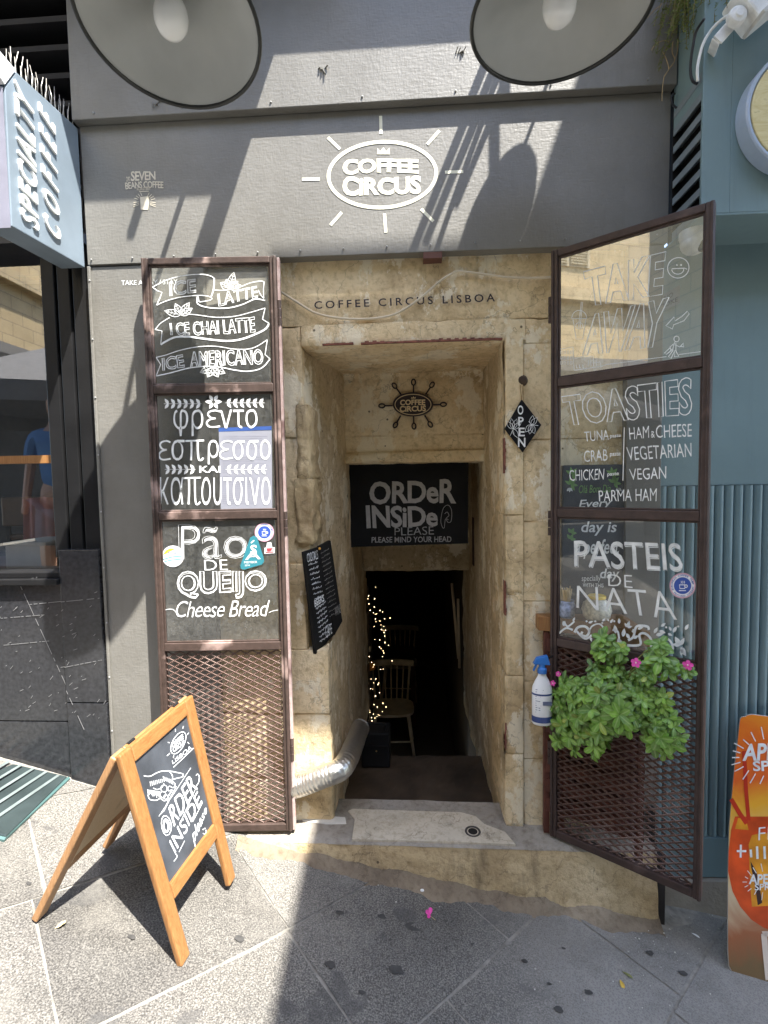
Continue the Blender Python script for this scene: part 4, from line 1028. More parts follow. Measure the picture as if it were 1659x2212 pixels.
ban('t', [(1210, 930), (1150, 985), (1170, 998), (1225, 950)], 8*kt); ban('t', [(1232, 960), (1190, 1020), (1215, 1035), (1250, 965), (1250, 1020), (1290, 1015), (1260, 960)], 8*kt)
ban('t', [(280, 1150), (540, 1112), (590, 1095), (850, 1060), (1170, 1018)], 6*kt); ban('t', [(1290, 998), (1515, 968)], 6*kt)
ban('t', [(125, 950), (270, 925), (280, 1145)], 6*kt); ban('t', [(285, 1035), (380, 1015), (380, 1060)], 5*kt); ban('t', [(390, 1030), (465, 1012), (468, 1110)], 5*kt); ban('t', [(470, 1080), (532, 1068), (536, 1108)], 5*kt)
for x in range(150, 260, 32):
    for y in (965, 1015, 1065): I.line(qs('t', [(x, y), (x+14, y-3), (x+15, y+25), (x+1, y+28), (x, y)]), 4*kt)
for x in (300, 330, 362): I.line(qs('t', [(x, 1095), (x+4, 1128), (x+14, 1126)]), 5*kt)
for x in (420, 440, 492): I.line(qs('t', [(x, 1050), (x+3, 1105)]), 5*kt)
I.ell(q('t', 330, 650), 72*kt, 78*kt, 5*kt, 0, 30, 180, 360); I.line(qs('t', [(258, 650), (402, 650)]), 5*kt); I.line(qs('t', [(270, 660), (300, 850), (365, 848), (392, 660)]), 5*kt); I.line(qs('t', [(322, 740), (350, 490)]), 5*kt); I.line(qs('t', [(338, 740), (362, 492)]), 5*kt)
I.ell(q('t', 330, 720), 34*kt, 30*kt, 4*kt)
part('lettering', I.mb(SR), WHITE, paneR[0])
# ---- right pane 2
kf = k_of('F'); I = Ink()
I.text('TOASTIES', quad('F', (463, 842), (1218, 728), (1218, 945), (500, 1012)), 'line', 6*kf, off=.028, jit=.5)
rows = [('TUNA', (595, 1045), (738, 1034), (738, 1092), (600, 1103)), ('CRAB', (592, 1157), (730, 1145), (730, 1212), (597, 1222)), ('CHICKEN', (508, 1268), (712, 1258), (708, 1322), (512, 1330)),
        ('HAM', (855, 1022), (970, 1012), (972, 1080), (858, 1090)), ('&', (980, 1042), (1003, 1040), (1005, 1078), (982, 1080)), ('CHEESE', (1010, 1008), (1218, 998), (1218, 1074), (1013, 1082)), ('VEGETARIAN', (838, 1135), (1216, 1110), (1218, 1190), (848, 1212)), ('VEGAN', (855, 1262), (1070, 1245), (1069, 1318), (862, 1324)), ('PARMA HAM', (680, 1386), (1015, 1372), (1014, 1446), (683, 1448))]
for r_ in rows: I.text(r_[0], quad('F', *r_[1:]), off=-.004, jit=.45)
for r_ in (((745, 1062), (808, 1058), (808, 1082), (745, 1088)), ((745, 1166), (806, 1163), (806, 1190), (745, 1194)), ((730, 1284), (796, 1278), (796, 1302), (730, 1308))): I.text('paste', quad('F', *r_), off=.012)
I.line(qs('F', [(828, 1020), (824, 1170), (820, 1328)]), 5*kf)
part('lettering', I.mb(SR), WHITE, paneR[1])
# ---- right pane 3
I = Ink()
qd = quad('I', (537, 222), (1150, 240), (1165, 398), (540, 372))
sh = 9*kf
for j in range(5):
    dx = sh*(.5+j*.22); I.text('PASTEIS', [(x+dx*.6, y+dx) for x, y in qd], 'line', 1.0, off=.0)
    if j == 1: break
I.text('PASTEIS', qd, 'both', 1.2, off=-.004, jit=.3)
I.text('DE', quad('I', (735, 418), (872, 424), (876, 498), (735, 484)), off=-.012)
I.text('NATA', quad('I', (556, 484), (1092, 520), (1132, 682), (552, 612)), 'both', 3*kf, off=-.014, sp_=1.1)
for pts in ([(540, 755), (560, 725), (600, 720), (625, 745), (610, 775), (580, 770), (585, 750)], [(620, 760), (640, 720), (680, 705), (705, 725), (700, 745)], [(545, 740), (600, 790), (640, 770)], [(760, 740), (790, 750), (800, 800), (815, 830)], [(850, 800), (880, 780), (900, 720), (960, 720), (970, 740)], [(845, 830), (920, 825), (915, 770), (945, 760), (980, 790), (985, 840)], [(1000, 810), (1050, 790), (1090, 800), (1110, 850), (1080, 860)], [(480, 690), (500, 720), (540, 690)], [(450, 760), (490, 730), (530, 740)]):
    crv('I', pts, rnd.uniform(9, 15)*kf)
for (x, y, a, L) in ((798, 705, -90, 34), (745, 700, -50, 30), (740, 690, -130, 24), (845, 725, -70, 40), (845, 725, -10, 30), (845, 725, -120, 30), (870, 745, 30, 26), (905, 735, -20, 34), (1040, 720, -35, 34), (1100, 745, -120, 30), (1110, 755, -60, 42), (1180, 740, -60, 40), (1150, 830, -120, 60), (1150, 830, -60, 50), (1150, 830, -170, 46), (1155, 840, 60, 60), (1160, 850, 95, 40), (1000, 760, -60, 40), (1010, 770, -10, 45), (1080, 760, 30, 30), (780, 760, -100, 50), (790, 790, 60, 55), (820, 780, -80, 50), (840, 760, 60, 40), (620, 700, -20, 30), (700, 690, -40, 26), (530, 690, -60, 26), (480, 720, -100, 34), (1030, 745, 20, 40), (880, 790, -30, 36), (630, 780, 70, 30)):
    I.leaf(q('I', x, y), a, L*kf, L*kf*.24)
for (x, y) in ((660, 690), (700, 700), (770, 690), (880, 740), (1070, 725), (610, 690), (1140, 720)): I.ell(q('I', x, y), 6*kf, 6*kf)
part('lettering', I.mb(SR), WHITE, paneR[2])

# ================================================================== THINGS ON THE DOORS
def sticker(surf, label, pieces, c, off=.002, cat='sticker', name='sticker'):
    t = thing(name, label, cat, surf.at(*c))
    for nm, ink, col, o in pieces: part(nm, ink.mb(surf, off+o), col, t)
    return t
STB = flat('sticker_blue', (.035, .085, .36), .35, .05); STW = flat('sticker_white', (.80, .80, .80), .35, .04); STT = flat('sticker_teal', (.035, .19, .23), .35, .05)
STR = flat('sticker_red', (.32, .05, .06), .4, .05); STP = flat('sticker_pink_rim', (.62, .36, .42), .4, .05)
def cup_sticker(surf, c, r, label):
    ring = Ink().ell(c, r, r*.97, None, 0, 40); dsc = Ink().ell(c, r*.66, r*.64, None, 0, 36); pk = Ink().ell(c, r*.95, r*.92, r*.10, 0, 40)
    cu = Ink(); x, y = c
    cu.line([(x-.24*r, y-.06*r), (x+.20*r, y-.06*r), (x+.17*r, y+.22*r), (x-.20*r, y+.22*r)], .07*r, True); cu.ell((x+.26*r, y+.04*r), .10*r, .10*r, .06*r); cu.line([(x-.28*r, y+.38*r), (x+.26*r, y+.38*r)], .06*r)
    for dx in (-.12, 0, .12): cu.line([(x+dx*r, y-.16*r), (x+(dx+.04)*r, y-.26*r), (x+dx*r, y-.36*r)], .045*r)
    rim = Ink()
    for i, ch in enumerate('EUROPEAN COFFEE TRIP APP'):
        if ch == ' ': continue
        a = R(-205+230*i/23); a2 = a+R(8)
        p = lambda an, rr: (x+rr*r*math.cos(an), y+rr*r*math.sin(an)*.97)
        rim.text(ch, [p(a, .88), p(a2, .88), p(a2, .74), p(a, .74)], off=.02)
    for i, ch in enumerate('FEATURED CAFE'):
        if ch == ' ': continue
        a = R(140-100*i/12); a2 = a-R(7)
        p = lambda an, rr: (x+rr*r*math.cos(an), y+rr*r*math.sin(an)*.97)
        rim.text(ch, [p(a, .75), p(a2, .75), p(a2, .88), p(a, .88)], off=.01)
    return sticker(surf, label, [('backing', ring, STW, 0), ('rim_line', pk, STP, .0004), ('disc', dsc, STB, .0006), ('cup_emblem', cu, STW, .001), ('rim_lettering', rim, STB, .001)], c)
cup_sticker(SL, q('G', 1529, 175), 56*kG, 'round blue and white cup sticker at the top right of the cheese bread pane')
cup_sticker(SR, q('I', 1165, 484), 76*kG, 'round blue and white cup sticker right of the pastel lettering on the right door')
c = q('G', 1000, 314); r_ = 63*kG
st = Ink()
for j, (a, b_) in enumerate((((950, 300), (1030, 268)), ((955, 308), (1045, 272)))): st.line([q('G', *a), q('G', *b_)], 6*kG)
s2 = Ink(); s2.line(smooth_path([Vector((*q('G', *p), 0)) for p in ((945, 330), (985, 318), (1020, 312), (1052, 320))], 5), 5*kG) if False else None
s2.line(qs('G', [(945, 332), (985, 320), (1020, 314), (1054, 318)]), 5*kG); s2.line(qs('G', [(950, 345), (990, 336), (1030, 332), (1050, 336)]), 5*kG)
s3 = Ink(); s3.poly(qs('G', [(942, 305), (960, 280), (985, 268), (1015, 270), (985, 285), (960, 300)]))
s4 = Ink(); s4.text('Funded', quad('G', (972, 284), (1030, 284), (1030, 300), (972, 302)))
sticker(SL, 'round white sticker with yellow and blue swooshes at the left of the cheese bread pane', [('backing', Ink().ell(c, r_, r_*.98), STW, 0), ('yellow_swoosh', s3, flat('sticker_yellow', (.75, .55, .05), .4), .0006), ('teal_swoosh', s2, flat('sticker_cyan', (.06, .35, .45), .4), .0006), ('lettering', s4, STB, .001)], c)
tr = Ink().poly(qs('G', [(1448, 205), (1470, 195), (1488, 205), (1524, 318), (1528, 345), (1515, 362), (1410, 392), (1392, 385), (1390, 365)]))
lt = Ink(); lt.text('S', quad('G', (1448, 248), (1486, 248), (1486, 305), (1448, 305)), off=.03); lt.text('A', quad('G', (1420, 285), (1506, 280), (1508, 330), (1418, 335)), off=.01); lt.ell(q('G', 1466, 300), 16*kG, 16*kG, 6*kG); lt.line(qs('G', [(1452, 238), (1470, 222)]), 7*kG)
lt.text('MEMBER', quad('G', (1412, 343), (1488, 341), (1488, 353), (1412, 356))); lt.text('2026', quad('G', (1415, 362), (1445, 361), (1445, 370), (1415, 372)))
sticker(SL, 'teal rounded triangle member sticker beside the lettering on the cheese bread pane', [('backing', tr, STT, 0), ('lettering', lt, STW, .0006)], q('G', 1460, 300), off=.0045)
cu = Ink(); cu.poly(qs('G', [(1530, 265), (1590, 262), (1588, 296), (1530, 300)])); cu.poly(qs('G', [(1545, 235), (1568, 232), (1575, 262), (1540, 264)])); c2 = Ink()
c2.poly(qs('G', [(1540, 268), (1572, 266), (1568, 284), (1546, 286)])); c2.line(qs('G', [(1536, 292), (1582, 289)]), 6*kG); c2.ell(q('G', 1576, 274), 6*kG, 6*kG, 3*kG); c2.line(qs('G', [(1552, 260), (1548, 245)]), 4*kG); c2.line(qs('G', [(1562, 259), (1560, 242)]), 4*kG)
sticker(SL, 'small red cup sticker under the round blue one on the left door', [('backing', cu, STW, 0), ('cup_emblem', c2, STR, .0006)], q('G', 1558, 268))
# paper notice fixed behind the middle left pane
t = thing('paper_notice', 'white printed paper notice with a blue heading behind the middle pane of the left door', 'notice', SL.at(*q('g', 1120, 1350)))
SLB = Surf(SL.P+np.array(SL.n)*.0003, SL.n)
part('paper', Ink().poly(quad('g', (830, 492), (1412, 476), (1420, 1340), (852, 1352))).mb(SLB, 0), flat('notice_paper', (.23, .235, .27), .7, .04), t)
part('heading_band', Ink().poly(quad('g', (828, 448), (1412, 428), (1412, 470), (828, 490))).mb(SLB, .0002), flat('notice_blue', (.03, .075, .25), .5), t)
I = Ink()
for i in range(34):
    y = 545+i*23
    if 600 < y < 690 or rnd.random() < .15: continue
    x1 = rnd.uniform(1180, 1390)
    I.line([q('g', 870, y), q('g', x1, y-6)], 3.2*kg)
I.text('04/04/2026', quad('g', (1020, 635), (1290, 628), (1290, 675), (1020, 682)))
part('print', I.mb(SLB, .0004), flat('notice_print', (.22, .22, .27), .7), t)

# spray bottle hooked beside the right door
BY = -.085
bz = lambda x, y: onY(*q('I', x, y), BY)
c = bz(352, 1280); c = np.array([c[0], BY, c[2]])
top = bz(352, 985)[2]; cap = bz(352, 885)[2]
sbt = thing('spray_bottle', 'white trigger spray bottle with a blue head hooked on the right door stile', 'spray bottle', c)
h = top-c[2]
prof = [(0, 0), (.034, 0), (.038, .006), (.038, h*.62), (.036, h*.72), (.026, h*.84), (.016, h*.93), (.014, h)]
m = MB(); mm_ = MB(); mm_.lathe((0, 0, 0), prof, 28)
m.v = [(c[0]+v[0]*1.05, c[1]+v[1]*.72, c[2]+v[2]) for v in mm_.v]; m.f = mm_.f; part('bottle_body', m, flat('white_plastic', (.82, .83, .84), .3, .02), sbt, smooth=True)
m = MB(); mm_ = MB(); mm_.lathe((0, 0, 0), [(.0384, .012), (.0386, .020), (.0386, .034), (.0384, .036)], 28); mm_.lathe((0, 0, 0), [(.0384, h*.585), (.0386, h*.59), (.0386, h*.615), (.0384, h*.62)], 28)
m.v = [(c[0]+v[0]*1.05, c[1]+v[1]*.72, c[2]+v[2]) for v in mm_.v]; m.f = mm_.f; part('label_band', m, flat('label_navy', (.03, .06, .20), .4), sbt, smooth=True)
m = MB()
for i in range(11):
    z = c[2]+.055+i*.009; m.bar((c[0]-.030, c[1]-.0185, z), (c[0]-.030+rnd.uniform(.015, .03), c[1]-.0262, z), (0, 0, 1), .0008, .0022)
m.box((c[0]-.004, c[1]-.029, c[2]+.085), (c[0]+.03, c[1]-.0275, c[2]+.10)); part('label_print', m, flat('label_print', (.12, .15, .25), .5), sbt)
z0_ = c[2]+h; hh = cap-z0_
m = MB(); m.lathe((c[0], c[1], z0_-.002), [(.018, 0), (.018, .018), (.013, .022), (.012, hh*.55)], 18); m.hexa([(c[0]-.035, c[1]-.012, z0_+hh*.5), (c[0]+.03, c[1]-.012, z0_+hh*.45), (c[0]+.03, c[1]+.012, z0_+hh*.45), (c[0]-.035, c[1]+.012, z0_+hh*.5), (c[0]-.022, c[1]-.010, z0_+hh*.86), (c[0]+.02, c[1]-.010, z0_+hh), (c[0]+.02, c[1]+.010, z0_+hh), (c[0]-.022, c[1]+.010, z0_+hh*.86)])
m.bar((c[0]-.02, c[1], z0_+hh*.55), (c[0]-.034, c[1], z0_+.006), (0, 1, 0), .007, .012); part('trigger_head', m, flat('blue_plastic', (.03, .17, .52), .35, .05), sbt, bev=.003)
m = MB(); m.tube([(c[0]+.01, c[1], z0_+hh*.7), (c[0]+.05, c[1]+.03, z0_+hh*.8)], .004, 6); part('hook', m, BLACKM, sbt)

# hanging planter with periwinkle on the right door
pc = RS0.at(*q('I', 770, 1150), .085)
pl = thing('hanging_planter', 'bushy green periwinkle with pink flowers hanging on the mesh of the right door', 'plant', pc)
fl_, st_ = MB(), MB()
nv = Vector(nR); ev = Vector((nR[1]*-1, nR[0], 0)); ev = ev if ev.x > 0 else -ev; zv = Vector((0, 0, 1))
def leafmesh(mb, b, d, up, L, W, curl):
    d = d.normalized(); s = d.cross(up).normalized(); u = s.cross(d)
    rows = [(0, .10), (.2, .48), (.45, .84), (.68, 1.), (.87, .78), (1., .18)]
    vs = []; fs = []
    for t, w_ in rows:
        c_ = b+d*(L*t)+u*(-curl*L*t*t); r_ = u*(.16*W*w_)
        vs += [c_-s*W*w_*.5+r_, c_, c_+s*W*w_*.5+r_]
    for i in range(len(rows)-1):
        o = i*3; fs += [(o, o+1, o+4, o+3), (o+1, o+2, o+5, o+4)]
    mb.add(vs, fs)
    if not hasattr(mb, 'tint'): mb.tint = []
    k_ = rnd.choice((.75, .9, 1., 1., 1.1, 1.25)); yl = 1.5 if rnd.random() < .04 else 1.
    for i in range(len(vs)): mb.tint.append((k_*yl, k_, 1. if i % 3 == 1 else 0.))
def rosette(b, ax, R_, n, rings=2):
    ax = ax.normalized(); x = ax.orthogonal().normalized(); y = ax.cross(x); ph = rnd.random()*6
    for ri in range(rings):
        k_ = n if ri == 0 else max(3, n-2)
        for i in range(k_):
            a = ph+ri*.6+2*math.pi*i/k_+rnd.uniform(-.2, .2); el = (.10+.5*ri)+rnd.uniform(-.15, .2)
            d = (x*math.cos(a)+y*math.sin(a))*math.cos(el)+ax*math.sin(el)
            leafmesh(fl_, b+ax*.006*ri, d, ax, R_*(1-.3*ri)*rnd.uniform(.6, 1.15), R_*.5*(1-.25*ri), rnd.uniform(.1, .45))
root = Vector(pc)-nv*.05
def off(x, y, o): return Vector(RS0.at(*q('I', x, y), o))
spots = []
clusters = [((700, 790, .10), 34, 7), ((745, 850, .09), 36, 7), ((690, 870, .09), 34, 6), ((810, 850, .10), 30, 6), ((1035, 830, .09), 32, 7), ((1040, 905, .10), 36, 7), ((980, 960, .09), 32, 6), ((1080, 970, .08), 30, 6), ((960, 1010, .10), 30, 6), ((1190, 985, .05), 28, 6), ((1140, 960, .06), 26, 5),
            ((480, 1050, .06), 32, 7), ((560, 1060, .08), 32, 7), ((440, 1110, .05), 28, 6), ((600, 1130, .11), 36, 7), ((690, 1110, .14), 40, 7), ((540, 1160, .10), 36, 7), ((640, 1200, .15), 40, 7), ((740, 1180, .14), 36, 7), ((800, 1230, .15), 44, 7), ((690, 1270, .15), 40, 7), ((560, 1250, .12), 38, 7), ((460, 1180, .07), 34, 7), ((420, 1250, .05), 34, 7), ((395, 1260, .04), 30, 6), ((470, 1290, .08), 34, 7), ((510, 1360, .09), 38, 7), ((450, 1380, .06), 34, 7), ((580, 1360, .11), 34, 7), ((640, 1350, .12), 34, 6), ((660, 1410, .12), 42, 7), ((690, 1340, .13), 36, 6), ((540, 1430, .08), 26, 6), ((655, 1455, .11), 26, 5), ((760, 1310, .13), 32, 6), ((850, 1290, .13), 34, 7), ((880, 1240, .12), 32, 6), ((930, 1150, .11), 30, 6), ((900, 1110, .10), 32, 6), ((980, 1220, .09), 30, 6), ((1050, 1180, .07), 28, 6), ((1000, 1140, .08), 26, 6), ((1080, 1250, .07), 30, 6), ((1110, 1300, .07), 30, 6), ((1040, 1290, .09), 30, 6), ((1030, 1360, .10), 42, 7), ((1000, 1400, .09), 34, 6), ((1090, 1390, .08), 36, 7), ((1060, 1440, .08), 26, 5), ((1130, 1360, .06), 28, 6), ((790, 1110, .12), 30, 6), ((640, 1050, .08), 28, 6), ((740, 1000, .07), 28, 6), ((830, 1020, .06), 24, 5), ((650, 960, .08), 26, 6)]
for (x, y, o), rp, n in clusters:
    b = off(x, y, max(.028, o)); out = (b-root); out = (out.normalized()*.5+nv*.9+Vector((rnd.uniform(-.3, .3), rnd.uniform(-.3, .3), .35))).normalized()
    rosette(b, out, rp*1.4*.001, n)
    mid = root.lerp(b, .5)+zv*.05*(1 if y < 1250 else .3)+nv*.01
    st_.tube(smooth_path([root, mid, b], 4), .0022, 5, False)
    for t in (.55, .75, .9):
        p_ = root.lerp(b, t)+zv*.02; rosette(p_, (out+zv*.4), rp*.00105, 4, 1)
for _ in range(48):
    a = rnd.uniform(0, 6.28); rr = math.sqrt(rnd.random()); x = 740+330*rr*math.cos(a); y = 1190+200*rr*math.sin(a)
    rosette(off(x, y, rnd.uniform(.03, .11)), (nv+Vector((rnd.uniform(-.5, .5), rnd.uniform(-.5, .5), rnd.uniform(-.1, .7)))), rnd.uniform(.028, .042), 6)
def m_leaf():
    m, nt, b = base('periwinkle_leaf'); v = coord(nt); n = tex(nt, 'n', 11, v, Detail=6., Roughness=.75)
    at = nt.nodes.new('ShaderNodeAttribute'); at.attribute_name = 'tint'; sp3 = nt.nodes.new('ShaderNodeSeparateXYZ'); nt.links.new(at.outputs['Vector'], sp3.inputs[0])
    c = ramp(nt, n.outputs[0], [(.3, (.065, .145, .022)), (.5, (.14, .28, .04)), (.7, (.25, .41, .08))])
    cx_ = nt.nodes.new('ShaderNodeCombineXYZ'); nt.links.new(sp3.outputs[0], cx_.inputs[0]); nt.links.new(sp3.outputs[1], cx_.inputs[1]); cx_.inputs[2].default_value = 1.
    c = mixc(nt, 1., c, cx_.outputs[0], 'MULTIPLY')
    rb = ramp(nt, sp3.outputs[2], [(.72, (0, 0, 0)), (.95, (.42, .42, .42))]); c = mixc(nt, rb, c, (.36, .46, .20))
    nt.links.new(c, b.inputs['Base Color'])
    b.inputs['Roughness'].default_value = .42; b.inputs['Subsurface Weight'].default_value = 0
    b.inputs['Transmission Weight'].default_value = 0; return m
fo_ = part('foliage', fl_, m_leaf(), pl, smooth=True)
at_ = fo_.data.color_attributes.new('tint', 'FLOAT_COLOR', 'POINT')
for i, c_ in enumerate(fl_.tint): at_.data[i].color = (*c_, 1)
part('stems', st_, flat('vine_stem', (.20, .22, .06), .6, .3), pl, smooth=True)
PINK = flat('pink_petal', (.70, .06, .34), .5, .15, 60)
def flower(mb, b, ax, r_):
    ax = ax.normalized(); x = ax.orthogonal().normalized(); y = ax.cross(x)
    for i in range(5):
        a = 2*math.pi*i/5; d = x*math.cos(a)+y*math.sin(a); leafmesh(mb, b, d, ax, r_, r_*.8, .05)
for x, y, o in ((895, 930, .12), (1195, 945, .06), (415, 1048, .06), (446, 995, .05)):
    m = MB(); flower(m, off(x, y, o), nv+zv*.5, .017 if x > 800 else .011); f_ = part('flower', m, PINK, pl, smooth=True)
    m = MB(); m.ball(off(x, y, o)+(nv+zv*.5).normalized()*.002, .003, 6); part('flower_eye', m, flat('pale_eye', (.8, .6, .62), .6), f_)
m = MB(); m.lathe(Vector(pc)-nv*.05-zv*.09, [(0, 0), (.05, 0), (.055, .005), (.072, .10), (.075, .105), (.068, .105), (.066, .09), (0, .09)], 24); part('pot', m, flat('dark_pot', (.04, .03, .025), .7), pl, smooth=True)
m = MB(); m.tube([Vector(pc)-nv*.05+ev*.07, Vector(pc)-nv*.09+ev*.07+zv*.05, Vector(pc)-nv*.097+ev*.07+zv*.03], .0025, 6); m.tube(smooth_path([off(860, 1340, .06), off(910, 1330, .05), off(920, 1290, .03), off(880, 1280, .0)]), .003, 6); part('wire_hook', m, BLACKM, pl)

# ================================================================== BEHIND THE RIGHT DOOR
rsd = thing('red_stand', 'red painted wooden stand with an orange top behind the right glazed door', 'stand', (.7, 0, -1.75))
tp = [(.512, YS-.058), (.512, -.008), (.60, -.035), (.86, -.22), (.86, YS-.058)]
m = MB(); m.prism([(x, y, -.615) for x, y in tp], (0, 0, .06)); part('top', m, OAK, rsd, bev=.003)
m = MB()
for i in range(9):
    z = -.70-.085*i; m.prism([(.545, YS-.062, z), (.545, -.012, z), (.60, -.03, z), (.855, -.2, z), (.855, YS-.062, z)], (0, 0, .055))
for x, y in ((.545, .0), (.60, -.024), (.84, -.19), (.845, .03)): m.box((x-.01, y-.01, -1.475), (x+.012, y+.012, -.62))
part('slatted_body', m, flat('red_brown_paint', (.11, .035, .022), .6, .45, 12), rsd)
cbd = thing('greeting_chalkboard', 'black chalkboard lettered with a greeting and green leaves behind the right door', 'chalkboard', (.66, .02, -.55))
CS = Surf((0, .02, 0), (0, -1, 0))
P4 = [onY(*q('F', x, y), .025) for x, y in ((472, 1240), (858, 1240))]; zb = -.555
m = MB(); m.box((P4[0][0]-.0, .024, zb), (P4[1][0], .046, P4[0][2])); part('board', m, SLATE, cbd, bev=.003)
CS = Surf((0, .0235, 0), (0, -1, 0)); I = Ink(); G_ = Ink()
G_.text('Ol\u00e1 Bom Dia', quad('F', (565, 1355), (750, 1350), (750, 1395), (565, 1402)), off=.008, shear=.2)
for (x, y) in ((520, 1350), (770, 1340), (525, 1290), (760, 1290)):
    for a in (-150, -100, -50, 10, 60): G_.leaf(q('F', x, y), a, 42*kf, 9*kf)
for (x, y) in ((520, 180), (515, 215)):
    for a in (-120, -60, 0): G_.leaf(q('I', x, y), a, 34*kf, 9*kf)
I.text('Every', quad('F', (565, 1440), (755, 1432), (755, 1490), (565, 1500)), off=.012, shear=.2)
I.text('day is', quad('I', (578, 112), (785, 112), (785, 195), (580, 195)), off=.014, shear=.2)
I.text('a perfect', quad('I', (545, 215), (800, 215), (800, 325), (545, 330)), off=.014, shear=.2)
I.text('day', quad('I', (685, 385), (800, 385), (800, 460), (690, 460)), off=.014, shear=.2)
I.text('specially', quad('I', (580, 425), (692, 425), (692, 465), (582, 468)), shear=.1); I.text('WITH THIS', quad('I', (588, 470), (708, 472), (708, 494), (588, 492)))
for (x, y) in ((512, 1385), (795, 1385)):
    for a in (50, 90, 130): I.leaf(q('F', x, y-15), a, 26*kf, 7*kf)
part('lettering', I.mb(CS, .0006), CHALK, cbd); part('green_lettering', G_.mb(CS, .0006), flat('green_chalk', (.16, .30, .10), .7, .2), cbd)
jz = -.553
c = onY(*q('I', 668, 620), -.065); jr = thing('sugar_jar', 'pot bellied white jar with floral spots and a yellow lid behind the right door', 'jar', (c[0], -.065, jz))
m = MB(); m.lathe((c[0], -.065, jz), [(0, 0), (.035, 0), (.050, .012), (.056, .04), (.05, .066), (.032, .082), (.030, .086), (0, .086)], 28); part('jar_body', m, flat('speckled_white', (.60, .56, .46), .3, .35, 90), jr, smooth=True)
m = MB(); m.lathe((c[0], -.065, jz+.086), [(0, .012), (.030, .012), (.034, .009), (.034, 0), (0, 0)], 24); part('lid', m, flat('yellow_lid', (.75, .50, .03), .4), jr)
c = onY(*q('I', 495, 530), -.03); tj = thing('toothpick_jar', 'blue patterned jar full of wooden stirring sticks behind the right door', 'jar', (c[0], -.03, jz))
m = MB(); m.lathe((c[0], -.03, jz), [(0, 0), (.022, 0), (.032, .01), (.034, .05), (.028, .064), (.029, .07), (.025, .068), (.02, .03)], 24); part('jar_body', m, flat('blue_white_glaze', (.28, .32, .42), .3, .5, 80), tj, smooth=True)
m = MB()
for i in range(26):
    a = rnd.uniform(0, 6.28); r1 = rnd.uniform(0, .018); m.bar((c[0]+r1*math.cos(a), -.03+r1*math.sin(a), jz+.04), (c[0]+r1*2.1*math.cos(a), -.03+min(.06, r1*2.1*math.sin(a)), jz+.115+rnd.uniform(-.012, .01)), (1, 0, 0), .002, .004)
part('stirring_stick', m, flat('pale_stick', (.62, .46, .25), .7), tj)

# ================================================================== SIGNS ROUND THE DOORWAY
os_ = thing('open_sign', 'black diamond board lettered open hanging on a string from the right jamb', 'sign', onY(*q('F', 236, 1160), 0))
DY = YS-.072
OS = Surf((0, DY-.012, 0), (0, -1, 0))
m = MB(); m.prism([onY(*q('F', *p), DY) for p in ((232, 860), (345, 1008), (238, 1166), (133, 1030))], (0, -.011, 0)); part('board', m, BLACKB, os_, bev=.002)
I = Ink()
for ch, (x0, y0, x1, y1) in (('O', (211, 893, 244, 947)), ('P', (214, 960, 246, 1010)), ('E', (216, 1022, 252, 1072)), ('N', (213, 1080, 256, 1134))): I.text(ch, bx('F', x0, y0, x1, y1), off=.02)
for a in (-70, -40, -100, -130, 60): I.leaf(q('F', 185, 1030), a, 62*kf, 13*kf, 2.6*kf)
I.line(qs('F', [(168, 1068), (185, 1030), (190, 1060)]), 3*kf)
for a in (-80, -50, 70, 100, 130): I.leaf(q('F', 290, 1005), a, 55*kf, 14*kf, 2.6*kf)
I.line(qs('F', [(330, 1010), (290, 1005), (275, 985)]), 3*kf)
part('lettering', I.mb(OS, .0006), WHITE, os_)
m = MB()
for x in (226, 243): m.tube([onY(*q('F', x, 775), DY+.003), onY(*q('F', 234, 868), DY-.008)], .0016, 6)
part('string', m, flat('tan_string', (.30, .20, .09), .9), os_)
m = MB(); m.lathe(onY(*q('F', 236, 750), YS-.055), [(0, .018), (.014, .016), (.02, .006), (.024, 0)], 12, (0, -1, 0)); part('hook', m, flat('rusted_hook', (.06, .035, .02), .8, .4), os_)

lp = thing('logo_plaque', 'black oval coffee plaque with eight radiating spoons on the wall over the inner door', 'plaque', onY(*q('E', 937, 960), .6))
PYV = .605; k = k_of('E')
PS = Surf((0, PYV-.007, 0), (0, -1, 0)); PSb = Surf((0, PYV, 0), (0, -1, 0))
I = Ink().ell(q('E', 937, 888), 117*k, 70*k, None, 0, 48); m0 = I.mb(PSb, 0); m = MB(); m.prism(m0.v, (0, -.007, 0)); part('oval_board', m, INK, lp)
I = Ink()
for (a, b_) in (((940, 820), (940, 772)), ((868, 830), (838, 790)), ((1010, 830), (1040, 785)), ((820, 894), (770, 895)), ((1054, 890), (1100, 888)), ((866, 952), (842, 995)), ((940, 958), (942, 1000)), ((1005, 950), (1030, 992))):
    A, B_ = np.array(q('E', *a)), np.array(q('E', *b_)); I.line([A, B_], 9*k)
    dn = (B_-A)/np.linalg.norm(B_-A); cc = B_+dn*13*k; I.ell(cc, 17*k, 11*k, 8*k, math.degrees(math.atan2(dn[1], dn[0])), 20)
part('spoons', I.mb(PSb, .004), INK, lp, solid=.004)
I = Ink().ell(q('E', 937, 888), 104*k, 59*k, 4*k, 0, 48)
I.text('COFFEE', quad('E', (862, 862), (1008, 860), (1008, 892), (862, 893)), off=.035, arc=2*k, flare=.1); I.text('CiRCUS', quad('E', (860, 897), (1012, 895), (1012, 926), (860, 931)), off=.035, flare=.12)
I.poly(qs('E', [(926, 854), (927, 844), (933, 850), (940, 841), (946, 849), (952, 843), (953, 853)]))
part('lettering', I.mb(PS, .0008), flat('tan_letter', (.74, .60, .36), .6), lp)

